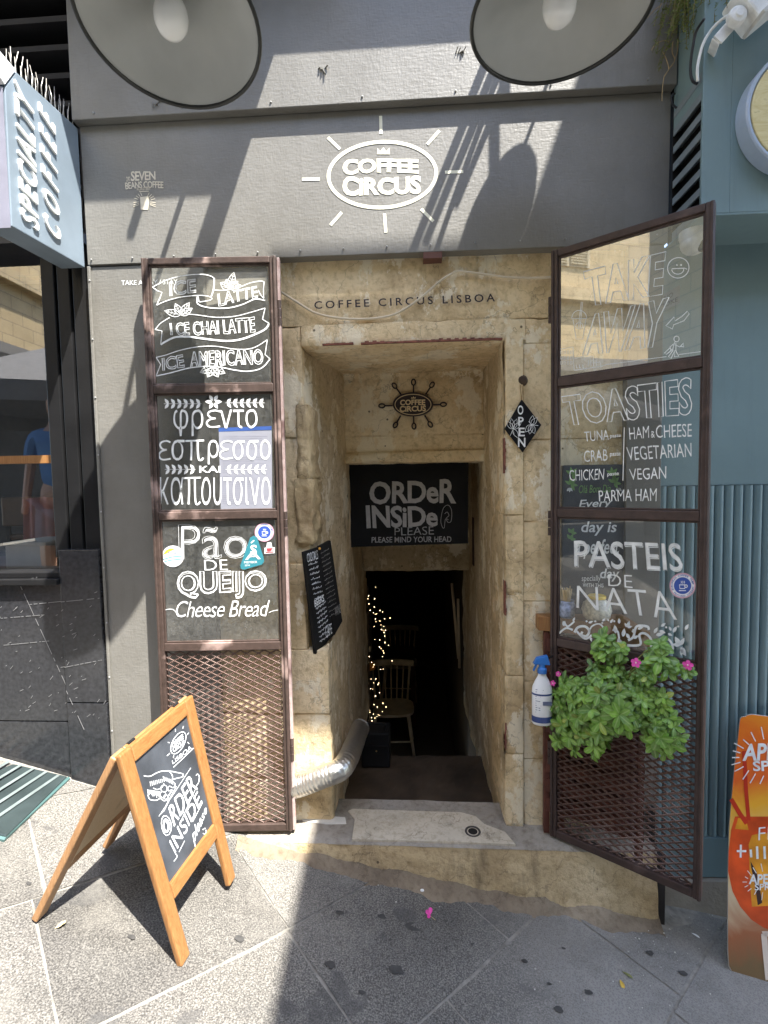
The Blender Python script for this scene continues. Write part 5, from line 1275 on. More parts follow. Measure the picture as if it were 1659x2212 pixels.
ob = thing('order_board', 'black board asking to order inside and mind your head in the inner doorway', 'sign', (-.02, .70, -.33))
OY = .72
c4 = [onY(*q('E', 565, 1262), OY), onY(*q('E', 1258, 1248), OY), onY(*q('H', 1256, 240), OY), onY(*q('H', 575, 262), OY)]
c4[0] = c4[0]+np.array([0, 0, .05]); c4[1] = c4[1]+np.array([0, 0, .05])
m = MB(); m.prism(c4, (0, .018, 0)); part('board', m, BLACKB, ob, bev=.002)
OSf = Surf((0, OY, 0), (0, -1, 0)); I = Ink()
I.text('ORDeR', quad('E', (685, 1338), (1186, 1318), (1186, 1456), (685, 1464)), off=.028, sp_=.95, jit=.5, flare=.08)
I.text('INSiDe', quad('E', (664, 1470), (1082, 1478), (1082, 1592), (670, 1606)), off=.028, sp_=.95, jit=.5)
part('lettering', I.mb(OSf, .001), GREYPAINT, ob)
I = Ink(); I.text('PLEASE', quad('E', (830, 1600), (1056, 1592), (1058, 1640), (830, 1646)), off=-.006, jit=.4)
I.text('PLEASE MIND YOUR HEAD', quad('H', (698, 203), (1160, 198), (1160, 231), (698, 236)), off=.012, jit=.3)
crv('E', [(1108, 1600), (1098, 1560), (1112, 1490), (1140, 1470), (1160, 1500), (1158, 1560), (1140, 1570), (1125, 1550), (1118, 1600), (1108, 1600)], 3*k); crv('E', [(1120, 1520), (1135, 1510), (1145, 1530), (1130, 1545), (1142, 1555)], 3*k)
part('small_lettering', I.mb(OSf, .001), flat('grey_chalk', (.30, .30, .30), .8), ob)

# menu boards on the ledge in the left of the passage
mA = onY(*q('H', 308, 290), -.02); mB_ = onY(*q('H', 530, 690), .235); mA[2] = mB_[2] = 0
mn = np.array([mB_[1]-mA[1], -(mB_[0]-mA[0]), 0]); mn /= np.linalg.norm(mn)
mbd = thing('menu_board', 'hinged pair of black chalked menu boards standing on the stone ledge left of the passage', 'menu board', (mA[0], .1, -.68))
S1 = Surf(mA, mn); S2 = S1
for pts in (((308, 290), (395, 262), (482, 770), (376, 882)), ((397, 258), (462, 222), (530, 690), (484, 772))):
    m = MB(); m.prism([S1.at(*q('H', *p), -.001) for p in pts], tuple(-.016*mn)); part('board', m, BLACKB, mbd, bev=.002)
kh = k_of('H'); I = Ink()
I.text('COCKTAILS', quad('H', (322, 300), (384, 278), (388, 330), (328, 350)), off=.0, jit=.3)
for i in range(9):
    y = 368+i*28; s_ = (52+i*1.2)
    x0 = 332+i*5.2; n = rnd.randint(6, 9)
    for j in range(n):
        u = j/n; I.line(qs('H', [(x0+u*54, y-u*17), (x0+u*54+5, y-u*17-rnd.uniform(4, 14))]), rnd.uniform(2., 3.4)*kh)
I.text('BEERS', quad('H', (366, 570), (418, 535), (424, 570), (370, 610)), off=.01)
for i in range(8):
    y = 620+i*27; x0 = 376+i*3.2
    for j in range(7):
        u = j/7; I.line(qs('H', [(x0+u*58, y-u*42+ (6 if j % 2 else 0)), (x0+u*58+6, y-u*42-rnd.uniform(4, 13))]), rnd.uniform(2., 3.6)*kh)
I.text('CAFE', quad('H', (428, 720), (466, 700), (470, 760), (434, 790)), off=.0)
part('chalk_lettering', I.mb(S1, .0008), CHALK, mbd)
I = Ink()
for i in range(15):
    y = 300+i*26; x0 = 405+i*3.6
    for j in range(6):
        u = j/6; I.line(qs('H', [(x0+u*48, y-u*28), (x0+u*48+5, y-u*28-rnd.uniform(3, 12))]), rnd.uniform(1.6, 2.6)*kh)
I.text('WINE', quad('H', (484, 610), (516, 588), (520, 640), (488, 662)), off=.0)
part('chalk_lettering', I.mb(S2, .0008), flat('dim_chalk', (.34, .33, .31), .8), mbd)
m = MB(); m.ball(S1.at(*q('H', 397, 270), .003), .006, 8); part('orange_clip', m, flat('orange_clip', (.5, .25, .04), .5), mbd)

# cables and pipes
m = MB(); m.tube(path3('E', [(160, 228), (260, 292), (370, 357), (500, 387), (640, 394), (780, 380), (870, 347), (980, 272), (1090, 177), (1160, 132), (1208, 118), (1320, 130), (1480, 152), (1659, 156), (1740, 150)], YS-.066), .0048, 7)
solo('lintel_cable', m, flat('cream_cable', (.60, .52, .38), .6, .1), 'cream cable sagging across the stone lintel between the two door leaves', 'cable', smooth=True)
m = MB()
for pts in ([(430, 925), (437, 1100), (445, 1300), (448, 1480), (445, 1560)], [(480, 925), (478, 1050), (470, 1250), (480, 1400), (500, 1550), (505, 1640)], [(440, 915), (455, 910), (472, 925), (468, 1100), (462, 1300), (458, 1600)], [(430, 925), (432, 912), (445, 908)], [(480, 925), (474, 914), (462, 908)]):
    m.tube([onX(*q('E', *p), -.418+.012*(p[1]-900)/700) for p in pts], .0035, 6)
m.tube(smooth_path([onX(*q('H', *p), -.415) for p in ((445, 120), (448, 180), (470, 120), (478, 60), (500, 150), (518, 230), (520, 300), (505, 340), (485, 345), (478, 320))]), .0035, 6)
solo('looped_cable', m, flat('cream_cable', (.60, .52, .38), .6, .1), 'cream cable hanging in a long loop on the left wall of the passage', 'cable', smooth=True)
pp = [((634, 1700), -.002), ((660, 1692), -.002), ((700, 1676), .0), ((735, 1662), .02), ((752, 1638), .10), ((763, 1612), .24), ((777, 1575), .46)]
P = smooth_path([onY(*a, y) for a, y in pp], 22)
m = MB(); m.tube(P, [  .047+.0008*math.sin(i*2*math.pi/4)+.0015*noise.noise(Vector((i*.3, 0, 0))) for i in range(len(P))], 26)
dk = thing('flexible_duct', 'crumpled silver foil duct bending from behind the left door into the passage', 'duct', tuple(P[0]))
def m_foil():
    m, nt, b = base('crumpled_foil'); v = coord(nt); n = tex(nt, 'n', 26, v, Detail=5.)
    b.inputs['Base Color'].default_value = (.66, .64, .59, 1); b.inputs['Metallic'].default_value = .95; b.inputs['Roughness'].default_value = .33; bump(nt, b, n.outputs[0], .6, .01); return m
part('duct_tube', m, m_foil(), dk, smooth=True)
m = MB(); e = P[-1]; m.lathe(e, [(.048, -.008), (.049, 0), (.049, .012), (.046, .016)], 24, (P[-1]-P[-3])); part('clamp_ring', m, flat('pale_ring', (.55, .54, .5), .4, .1, metal=.5), dk)
m = MB(); a = onY(*q('K', 248, 215), .02); b_ = onY(*q('H', 240, 1330), .02); m.tube([(a[0]-.02, .02, a[2]), (b_[0]-.02, .02, b_[2])], .022, 14)
solo('white_pipe', m, flat('off_white_pipe', (.48, .44, .36), .5, .15), 'short off white pipe standing behind the left door beside the foil duct', 'pipe', smooth=True)

# ================================================================== A-BOARD
F_ = onG(394, 2091); F2 = onG(510, 1894); B_ = onG(63, 1992)
T1 = CAMP+ray(258, 1633)*((1.405)/(ray(258, 1633)@FW)) ; 
def depth_pt(x, y, yy): return onY(x, y, yy)
T1 = depth_pt(258, 1633, -.632); T2 = depth_pt(417, 1500, -.245)
nA_ = np.cross(T2-T1, F_-T1); rF2 = ray(510, 1894); F2 = CAMP+rF2*(((T1-CAMP)@nA_)/(rF2@nA_))
ab = thing('a_board', 'orange oak pavement sandwich board with a chalk drawn pointing hand', 'sandwich board', tuple(F_))
eR = Vector(T2-T1); Wd = eR.length; eR.normalize()
dF = Vector((F_+F2)/2-(T1+T2)/2); dF = dF-eR*dF.dot(eR); LF = dF.length; dF.normalize()
nF = eR.cross(dF).normalized(); nF = nF if nF.x > 0 else -nF
Tm = Vector((T1+T2)/2)
def FP(u, v, o=0.):
    s_ = (u+1)/2; t_ = v/LF; return Vector(T1+(T2-T1)*s_).lerp(Vector(F_+(F2-F_)*s_), t_)+nF*o
sw = .052; th = .022
def fbar(m, u0, v0, u1, v1, o0, o1): m.hexa([FP(u0, v0, o0), FP(u1, v0, o0), FP(u1, v0, o1), FP(u0, v0, o1), FP(u0, v1, o0), FP(u1, v1, o0), FP(u1, v1, o1), FP(u0, v1, o1)])
su = sw*2/Wd
OAKZ = OAK
for nm, u0, u1 in (('leg', -1, -1+su), ('leg', 1-su, 1)):
    m = MB(); fbar(m, u0, .0, u1, LF, -th, 0); part(nm, m, OAK, ab, bev=.006)
def m_wood_y(): return m_wood('orange_oak_rail', (.20, .083, .023), (.315, .155, .052), (42, 2.6, 42))
OAKR = m_wood_y()
m = MB(); fbar(m, -1+su, .0, 1-su, sw, -th, -.0005); part('top_rail', m, OAKR, ab, bev=.004)
vb = LF*.735
m = MB(); fbar(m, -1+su, vb-sw, 1-su, vb, -th, -.0005); part('bottom_rail', m, OAKR, ab, bev=.004)
m = MB(); fbar(m, -1+su*.8, sw*.8, 1-su*.8, vb-sw*.8, -.015, -.010); chb = part('chalk_panel', m, SLATE, ab)
# rear leaf
back2 = Vector(B_)+Vector(F2-F_); dB = (Vector(B_)+back2)/2-Tm; dB = dB-eR*dB.dot(eR); LB = dB.length; dB.normalize(); nB = dB.cross(eR).normalized(); nB = nB if nB.x < 0 else -nB
def BP(u, v, o=0.):
    s_ = (u+1)/2; t_ = v/LB; return (Vector(T1+(T2-T1)*s_)-Vector((.030, 0, .002))).lerp(Vector(B_+(F2-F_)*s_), t_)+nB*o
def bbar(m, u0, v0, u1, v1, o0, o1): m.hexa([BP(u0, v0, o0), BP(u1, v0, o0), BP(u1, v0, o1), BP(u0, v0, o1), BP(u0, v1, o0), BP(u1, v1, o0), BP(u1, v1, o1), BP(u0, v1, o1)])
for u0, u1 in ((-1, -1+su), (1-su, 1)):
    m = MB(); bbar(m, u0, 0, u1, LB*.985, -th, 0); part('leg', m, OAKD, ab, bev=.005)
m = MB(); bbar(m, -1+su, 0, 1-su, sw, -th, -.001); part('top_rail', m, OAKR, ab, bev=.004)
m = MB(); bbar(m, -1+su, LB*.73-sw, 1-su, LB*.73, -th, -.001); part('bottom_rail', m, OAKD, ab, bev=.004)
m = MB(); bbar(m, -1+su*.6, sw*.5, 1-su*.6, LB*.73-sw*.5, -.021, -.013); part('back_panel', m, PLY, ab)
m = MB(); fbar(m, -1+su*.6, sw*.5, 1-su*.6, vb-sw*.5, -.0225, -.0155); part('back_panel', m, PLY, ab)
m = MB()
for u in (-.6, .6): m.lathe(FP(u-.06, .0, -.026), [(0, 0), (.006, 0), (.006, .03), (0, .03)], 10, eR)
part('hinge', m, BLACKM, ab)
AS = Surf(np.array(FP(0, .3, -.010)), np.array(nF)); ka = k_of('a'); I = Ink()
I.ell(q('a', 753, 580), 128*ka, 62*ka, 7*ka, -62, 40)
I.text('COFFEE', quad('a', (690, 575), (800, 480), (812, 535), (690, 640)), off=.03); I.text('CIRCUS', quad('a', (690, 632), (815, 545), (822, 590), (700, 685)), off=.03)
for a, b_ in (((640, 572), (662, 580)), ((722, 432), (722, 460)), ((808, 400), (800, 428)), ((865, 472), (846, 494)), ((850, 572), (868, 590)), ((632, 718), (662, 690)), ((700, 740), (704, 712))): I.line([q('a', *a), q('a', *b_)], 7*ka)
I.text('LISBOA', quad('a', (684, 770), (888, 600), (902, 645), (694, 808)), off=.0); I.line(qs('a', [(700, 840), (916, 635)]), 7*ka)
crv('a', [(385, 930), (450, 935), (520, 900), (580, 880), (660, 880), (740, 895), (800, 910), (795, 940), (740, 955), (690, 970)], 9*ka)
crv('a', [(660, 885), (690, 930), (690, 985), (715, 1010), (715, 1045), (690, 1055), (660, 1040), (640, 1060), (650, 1090), (680, 1080)], 8*ka)
crv('a', [(430, 1130), (450, 1180), (520, 1190), (560, 1170), (600, 1195), (640, 1180), (650, 1140), (690, 1080)], 9*ka)
for (x, y, r_) in ((600, 1065, 34), (590, 1130, 30), (620, 1155, 22)): I.ell(q('a', x, y), r_*ka, r_*1.1*ka, 6*ka)
crv('a', [(485, 1060), (530, 1075), (580, 1050), (600, 1010)], 7*ka)
for i in range(11): I.line(qs('a', [(425+i*13, 1075+i*2), (432+i*13, 1110+i*4+rnd.uniform(0, 25))]), 6*ka)
for i in range(9): I.line(qs('a', [(452+i*18, 990-i*4), (460+i*18, 1040-i*6)]), 6*ka)
for i in range(7): I.line(qs('a', [(590+i*16, 935+i*6), (600+i*16, 975+i*8)]), 5*ka)
for d in (0, 26, 40, 54): I.line(qs('a', [(545+d, 1362-d), (885 if d == 0 else 700+d*.6, 845 if d == 0 else 1095-d)]), 5*ka)
I.text('O', quad('a', (552, 1385), (640, 1330), (700, 1500), (610, 1605)), 'line', 8*ka, off=.02)
I.text('O', quad('a', (580, 1420), (625, 1385), (668, 1490), (612, 1560)), 'line', 8*ka)
I.text('RDER', quad('a', (650, 1270), (885, 895), (960, 1060), (710, 1470)), 'both', 3*ka, off=.0, jit=.5)
crv('a', [(935, 1050), (968, 1000), (975, 940), (960, 912), (940, 925)], 8*ka)
I.text('INSIDE', quad('a', (655, 1625), (955, 1085), (1005, 1205), (722, 1755)), 'both', 3*ka, off=.0, jit=.5)
crv('a', [(722, 1755), (740, 1790), (705, 1840)], 7*ka); I.line(qs('a', [(790, 1390), (940, 1060)]), 5*ka); I.line(qs('a', [(905, 1420), (1010, 1215)]), 6*ka); I.line(qs('a', [(760, 1740), (820, 1620)]), 6*ka)
I.text('please', quad('a', (885, 1530), (1035, 1240), (1072, 1320), (930, 1690)), off=.002, shear=.2, jit=.4)
crv('a', [(1015, 1540), (1035, 1550), (1050, 1530), (1045, 1505)], 8*ka)
for x, y in ((1018, 1500), (1035, 1490)): I.ell(q('a', x, y), 7*ka, 7*ka)
part('chalk_lettering', I.mb(AS, .001), CHALK, chb)

# ================================================================== POSTER BOARD
bl_ = onG(1574, 2095); tl_ = onY(1596, 1546, -.02)
po = thing('poster_board', 'orange drinks poster board with a big cocktail glass leaning on the fluted wall', 'poster', tuple(bl_))
ex = Vector((1, -.12, gz(1.7)-gz(1.13))).normalized(); ey = Vector(tl_-bl_); HL = ey.length; ey.normalize(); ex = (ex-ey*ex.dot(ey)).normalized(); nP = ex.cross(ey).normalized(); nP = nP if nP.y < 0 else -nP
PO = Vector(bl_); WP = .55
def pp_(u, v, o=0.): return PO+ex*(u*WP)+ey*(v*HL)+nP*o
def rounded(r_=.03):
    out = []
    for cx_, cy_, a0 in ((r_/WP, r_/HL, 180), (1-r_/WP, r_/HL, 270), (1-r_/WP, 1-r_/HL, 0), (r_/WP, 1-r_/HL, 90)):
        for i in range(6): a = R(a0+90*i/5); out.append((cx_+r_/WP*math.cos(a), cy_+r_/HL*math.sin(a)))
    return out
PSo = Surf(np.array(PO), np.array(nP))
outl = [(540, 112), (500, 120), (490, 130), (462, 132), (448, 150), (425, 350), (400, 560), (380, 780), (362, 1000), (354, 1300), (352, 1700), (354, 1960), (362, 2060), (385, 2105), (440, 2140), (1500, 2437), (1500, 231)]
def po_at(p, o): return PSo.at(*q('p', *p), o)
m = MB(); m.prism([po_at(p, -.012) for p in outl], nP*.010); part('backing_board', m, flat('white_foam_board', (.62, .60, .56), .5, .05), po, bev=.002)
def m_print():
    m, nt, b = base('poster_print'); v = coord(nt); s = nt.nodes.new('ShaderNodeSeparateXYZ'); nt.links.new(v, s.inputs[0])
    n = tex(nt, 'n', 7, v, Detail=4.); n.inputs['Distortion'].default_value = .8
    a = nt.nodes.new('ShaderNodeMath'); a.operation = 'MULTIPLY_ADD'; nt.links.new(n.outputs[0], a.inputs[0]); a.inputs[1].default_value = .22; nt.links.new(s.outputs[2], a.inputs[2])
    mr = nt.nodes.new('ShaderNodeMapRange'); nt.links.new(a.outputs[0], mr.inputs[0]); mr.inputs[1].default_value = .11; mr.inputs[2].default_value = .95
    c = ramp(nt, mr.outputs[0], [(0, (.20, .13, .06)), (.12, (.34, .12, .05)), (.25, (.62, .50, .32)), (.45, (.70, .52, .22)), (.62, (.80, .40, .03)), (.75, (.74, .13, .02)), (.9, (.78, .16, .015)), (1., (.82, .25, .02))])
    nt.links.new(c, b.inputs['Base Color']); b.inputs['Roughness'].default_value = .3; return m
cen = np.array([900., 1200.])
I = Ink().poly([q('p', *((np.array(p)-cen)*[.985, .994]+cen)) for p in outl]); m = I.mb(PSo, 0); 
part('printed_sheet', m, m_print(), po)
PS_ = Surf(np.array(PO), np.array(nP)); kp = k_of('p')
ORG1 = flat('print_red_orange', (.66, .08, .012), .3, .35, 9); ORG2 = flat('print_amber', (.85, .33, .02), .3, .35, 12); 
I = Ink().poly(qs('p', [(415, 905), (385, 1010), (365, 1180), (362, 1330), (395, 1480), (455, 1600), (540, 1700), (640, 1765), (760, 1800), (1000, 1790), (1100, 1600), (1150, 1300), (1120, 1000), (1080, 905)])); part('printed_glass', I.mb(PS_, .0006), ORG1, po)
I = Ink().poly(qs('p', [(520, 1120), (545, 1050), (620, 1030), (760, 1040), (760, 1590), (545, 1600), (530, 1400)])); I.poly(qs('p', [(415, 1000), (520, 1010), (500, 930), (440, 915)])); part('printed_ice', I.mb(PS_, .0010), ORG2, po)
I = Ink().line(qs('p', [(485, 400), (500, 700), (520, 935)]), 30*kp); I.line(qs('p', [(385, 770), (450, 880), (505, 960)]), 34*kp); part('printed_straws', I.mb(PS_, .0014), flat('print_red', (.52, .035, .012), .3), po)
I = Ink().poly(qs('p', [(535, 1250), (580, 1330), (600, 1420), (625, 1570), (590, 1590), (570, 1440), (540, 1300)])); part('printed_shadow', I.mb(PS_, .0014), flat('print_brown', (.05, .02, .02), .3), po)
I = Ink().poly(qs('p', [(615, 1810), (660, 1800), (690, 2160), (650, 2170)])); I.poly(qs('p', [(620, 1790), (800, 1790), (800, 1830), (640, 1830)])); part('printed_stem', I.mb(PS_, .0014), flat('print_pale', (.70, .60, .50), .25), po)
I = Ink()
I.text('APEROL', quad('p', (478, 345), (1010, 320), (1010, 470), (472, 478)), off=.03, shear=.05); I.text('SPRITZ', quad('p', (550, 478), (960, 460), (960, 552), (556, 556)), off=.025)
for i in range(26):
    a = 2*math.pi*i/26; ca_, sa_ = math.cos(a), math.sin(a)
    I.line([q('p', 740+292*ca_*1.0, 450+150*sa_), q('p', 740+rnd.uniform(330, 380)*ca_, 450+rnd.uniform(205, 260)*sa_)], 8*kp)
I.text('F', quad('p', (598, 990), (650, 985), (648, 1085), (594, 1088)), off=-.01); I.text('REE', quad('p', (668, 985), (800, 975), (800, 1075), (665, 1083)), off=-.01)
I.line(qs('p', [(428, 1172), (502, 1172)]), 16*kp); I.line(qs('p', [(460, 1122), (458, 1222)]), 16*kp)
for x in (540, 588, 645, 700): I.line(qs('p', [(x-4, 1160), (x, 1220)] if x < 560 else [(x-4, 1135), (x, 1232)]), 18*kp)
I.text('APEROL', quad('p', (525, 1352), (840, 1340), (840, 1422), (520, 1428)), off=.03); I.text('SPRITZ', quad('p', (568, 1425), (800, 1418), (800, 1468), (566, 1476)), off=.02)
for i in range(20):
    a = 2*math.pi*i/20; ca_, sa_ = math.cos(a), math.sin(a); I.line([q('p', 682+175*ca_, 1410+84*sa_), q('p', 682+rnd.uniform(195, 220)*ca_, 1410+rnd.uniform(120, 150)*sa_)], 6*kp)
part('printed_lettering', I.mb(PS_, .0018), WHITE, po)

# ================================================================== INSIDE THE PASSAGE
CHW = flat('pale_chair_wood', (.85, .70, .50), .5, .15, 8)
def chair(label, loc, rz):
    t = bpy.data.objects.new('spindle_chair', None); COL.objects.link(t); ORG[t.name] = (0, 0, 0)
    tag(t, label, 'chair', 'spindle back chairs in the dark passage')
    m = MB(); n = 22; P = []
    for i in range(n):
        a = 2*math.pi*i/n; ca_, sa_ = math.cos(a), math.sin(a); P.append((.21*abs(ca_)**.6*np.sign(ca_), .20*abs(sa_)**.6*np.sign(sa_), .425))
    m.prism(P, (0, 0, .03)); part('seat', m, CHW, t, bev=.006)
    for x in (-1, 1):
        for y in (-1, 1):
            m = MB(); m.tube([(x*.15, y*.14, .43), (x*.175, y*.17, .2), (x*.20, y*.20, 0)], [.017, .016, .012], 10); part('leg', m, CHW, t, smooth=True)
    m = MB(); m.tube([(-.183, -.178, .17), (.183, -.178, .17)], .009, 8); m.tube([(-.18, -.17, .2), (-.18, .17, .2)], .009, 8); m.tube([(.18, -.17, .2), (.18, .17, .2)], .009, 8); part('stretcher', m, CHW, t, smooth=True)
    for i in range(7):
        u = i/3-1; m = MB(); m.tube([(u*.155, .165, .45), (u*.172, .205, .65), (u*.185, .235, .80)], .0075 if abs(u) < 1 else .011, 8); part('spindle', m, CHW, t, smooth=True)
    m = MB(); N = 12; vs = []
    for i in range(N+1):
        u = i/N*2-1; y = .238+.03*(1-u*u)
        vs += [(u*.225, y-.012, .785), (u*.225, y+.012, .785), (u*.225, y+.018, .845+.008*(1-u*u)), (u*.225, y-.006, .845+.008*(1-u*u))]
    fs = [(0, 1, 2, 3), (4*N+3, 4*N+2, 4*N+1, 4*N)]
    for i in range(N):
        for j in range(4): fs.append((4*i+j, 4*i+4+j, 4*i+4+(j+1) % 4, 4*i+(j+1) % 4))
    m.add(vs, fs); part('top_rail', m, CHW, t, bev=.006)
    t.location = (loc[0], loc[1], loc[2]+ZC); t.rotation_euler = (0, 0, rz); t.scale = (1.1, 1, 1); return t
FLZ = -2.75
cA = onY(843, 1450, 3.2); cB = onY(866, 1358, 4.5)
chair('pale spindle back chair nearest the passage step, its whole seat in view', (cA[0]+.02, 2.95, FLZ), R(3))
chair('pale spindle back chair farther inside behind the dark table', (cB[0]-.02, 4.25, FLZ), R(-2))
tb = thing('cafe_table', 'dark red brown wooden table between the two spindle chairs', 'table', (cA[0], 3.75, FLZ))
m = MB(); m.box((cA[0]-.3, 3.42, FLZ+.70), (cA[0]+.26, 4.0, FLZ+.735)); part('tabletop', m, flat('dark_red_wood', (.085, .028, .014), .35, .4, 10), tb, bev=.004)
for x in (-.27, .22):
  for y in (3.46, 3.95):
    m = MB(); m.box((cA[0]+x, y-.02, FLZ), (cA[0]+x+.045, y+.02, FLZ+.70)); part('leg', m, flat('dark_red_wood', (.085, .028, .014), .35, .4, 10), tb)
# black box by the duct
c = onY(*q('H', 720, 1560), .66); zb = -1.602
kb_ = thing('black_case', 'black box shaped case with a tiny brass button beside the foil duct', 'case', (c[0], .7, zb))
m = MB(); a = onY(781, 1640, .66); b_ = onY(842, 1640, .66); m.box((a[0], .66, zb), (b_[0], .80, zb+.20)); part('case_body', m, BLACKM, kb_, bev=.008)
m = MB(); m.box((a[0]+.01, .655, zb+.125), (b_[0]-.01, .66, zb+.13)); m.tube(smooth_path([(a[0]+.03, .70, zb+.20), (a[0]+.03, .70, zb+.235), (b_[0]-.03, .70, zb+.235), (b_[0]-.03, .70, zb+.20)]), .006, 8); part('handle', m, BLACKM, kb_)
m = MB(); m.ball((a[0]+.085, .657, zb+.10), .005, 8); part('brass_button', m, flat('brass', (.6, .45, .2), .3, .1, metal=1), kb_)
# draped fairy lights on a narrow dark tree
TY = 2.2
tz0 = onY(797, 1290, TY); tz1 = onY(775, 1592, TY)
tr_ = thing('fairy_light_tree', 'narrow dark artificial tree draped with warm fairy lights inside the doorway', 'fairy lights', (tz1[0], TY, tz1[2]))
m = MB(); m.lathe((tz1[0]-.02, TY, tz1[2]-.3), [(.14, 0), (.13, .3), (.07, .9), (.02, (tz0-tz1)[2]+.3), (0, (tz0-tz1)[2]+.34)], 14)
for _ in range(500):
    t_ = rnd.random(); a = rnd.uniform(0, 6.28); r_ = .15*(1-t_)+.02; z = tz1[2]+t_*(tz0-tz1)[2]; x = tz1[0]+(tz0-tz1)[0]*t_
    b0_ = Vector((x, TY, z)); d = Vector((math.cos(a)*r_, math.sin(a)*r_, -.03)); s_ = Vector((0, 0, .006)); m.add([b0_-s_, b0_+s_, b0_+d], [(0, 1, 2)])
part('branches', m, flat('black_green_needles', (.012, .016, .010), .8), tr_)
FLM = flat('warm_bulb', (1., .72, .38), .3, .02, em=3.5)
path = qs('H', [(680, 510), (700, 598), (712, 620), (735, 650), (745, 690), (762, 720), (758, 780), (750, 840), (740, 900), (720, 960), (712, 1020), (700, 1060), (715, 1100), (690, 1160), (718, 1200), (700, 1240), (660, 1250), (690, 1280), (655, 1300), (600, 1318)])
bm_ = MB(); bm_.ball((0, 0, 0), .0021, 6); proto = None; n = 96
for i in range(n):
    t_ = (i/n)**.85*(len(path)-1); j = int(t_); f_ = t_-j
    x = path[j][0]*(1-f_)+path[j+1][0]*f_+rnd.gauss(0, 7+14*i/n); y = path[j][1]*(1-f_)+path[j+1][1]*f_+rnd.gauss(0, 8)
    P = onY(x, y, TY-.12-.05*rnd.random())
    if proto is None: proto = link_mesh('bulb', bm_, FLM, (0, 0, 0)); o = proto
    else: o = proto.copy(); COL.objects.link(o)
    o.parent = tr_; o.location = tuple(P[i_]-ORG[tr_.name][i_] for i_ in range(3)); s_ = rnd.uniform(.7, 1.25); o.scale = (s_,)*3
# counter with bottle, plates and a lit case
QY = 2.0
zA = onY(777, 1415, QY); ctr = thing('counter_shelf', 'dark counter shelf left of the fairy lights carrying plates and a bottle', 'shelf', (zA[0], QY, FLZ))
m = MB(); m.box((zA[0]-.5, QY-.03, zA[2]-.03), (zA[0]+.055, QY+.4, zA[2])); part('shelf_board', m, BLACKM, ctr)
m = MB(); m.box((zA[0]-.5, QY+.36, FLZ), (zA[0]+.05, QY+.4, zA[2]+.5)); m.box((zA[0]-.5, QY, FLZ), (zA[0]+.055, QY+.36, zA[2]-.47)); m.box((zA[0]+.052, QY-.02, FLZ), (zA[0]+.07, QY+.4, zA[2]+.35)); part('cabinet', m, flat('dark_cabinet', (.03, .02, .015), .6), ctr)
b0 = onY(*q('H', 640, 810), QY+.05); bo = thing('grey_bottle', 'grey glass bottle standing among plates on the counter shelf', 'bottle', (b0[0], QY+.05, zA[2]))
m = MB(); m.lathe((b0[0], QY+.05, zA[2]), [(0, 0), (.04, 0), (.042, .01), (.042, .17), (.03, .2), (.013, .225), (.013, .27), (0, .27)], 20); part('bottle_body', m, flat('grey_bottle_glass', (.34, .34, .33), .2, .1), bo, smooth=True)
m = MB(); m.lathe((b0[0], QY+.05, zA[2]), [(.0425, .05), (.0428, .05), (.0428, .13), (.0425, .13)], 20); part('label', m, flat('bottle_label', (.5, .5, .48), .5), bo)
for i, (dx, lab) in enumerate(((-.02, 'white plate stack at the front of the counter shelf'), (.03, 'small white saucer stack right of the grey bottle'))):
    m = MB()
    for j in range(4): m.lathe((b0[0]+dx, QY+.0-.005+i*.09, zA[2]+.001+j*.009), [(0, 0), (.03, 0), (.055-.01*i, .008), (.056-.01*i, .010), (.03, .004), (0, .004)], 20)
    solo('plate_stack', m, flat('white_china', (.66, .65, .62), .2, .05), lab, 'plates', smooth=True, group=None)
e0 = onY(*q('H', 632, 1030), QY); e1 = onY(*q('H', 632, 880), QY)
dcse = thing('display_case', 'small lit display case of orange pastries under the counter shelf', 'display case', (e0[0], QY, e0[2]))
m = MB(); m.box((e0[0]-.3, QY+.1, e0[2]), (zA[0]+.05, QY+.34, e0[2]+.012)); m.box((e0[0]-.3, QY+.33, e0[2]), (zA[0]+.05, QY+.35, e1[2])); part('case_body', m, flat('amber_case', (.35, .16, .04), .5), dcse)
m = MB(); m.box((e0[0]-.2, QY+.10, e1[2]+.02), (zA[0]+.045, QY+.13, e1[2]+.035)); part('light_strip', m, flat('warm_strip', (1., .62, .25), .4, .02, em=6.), dcse)
for i in range(4):
    m = MB(); m.ball((e0[0]-.06+i*.045, QY+.16+.02*(i % 2), e0[2]+.05), .045, 12, (1, 1, .8)); part('pastry', m, flat('orange_pastry', (.50, .20, .03), .5, .35, 30), dcse, smooth=True)
for i, (a, b_) in enumerate((((1162, 470), (1200, 905)), ((1197, 560), (1206, 960)))):
    A, B2 = onX(*q('H', *a), .36), onX(*q('H', *b_), .36); m = MB(); m.tube([onY(*q('H', *a), 1.9), onY(*q('H', *b_), 1.9)], .011, 8)
    solo('wooden_pole', m, CHW, ('long thin pole leaning on the right wall inside the passage', 'shorter thin pole right of the long one inside the passage')[i], 'pole', smooth=True)

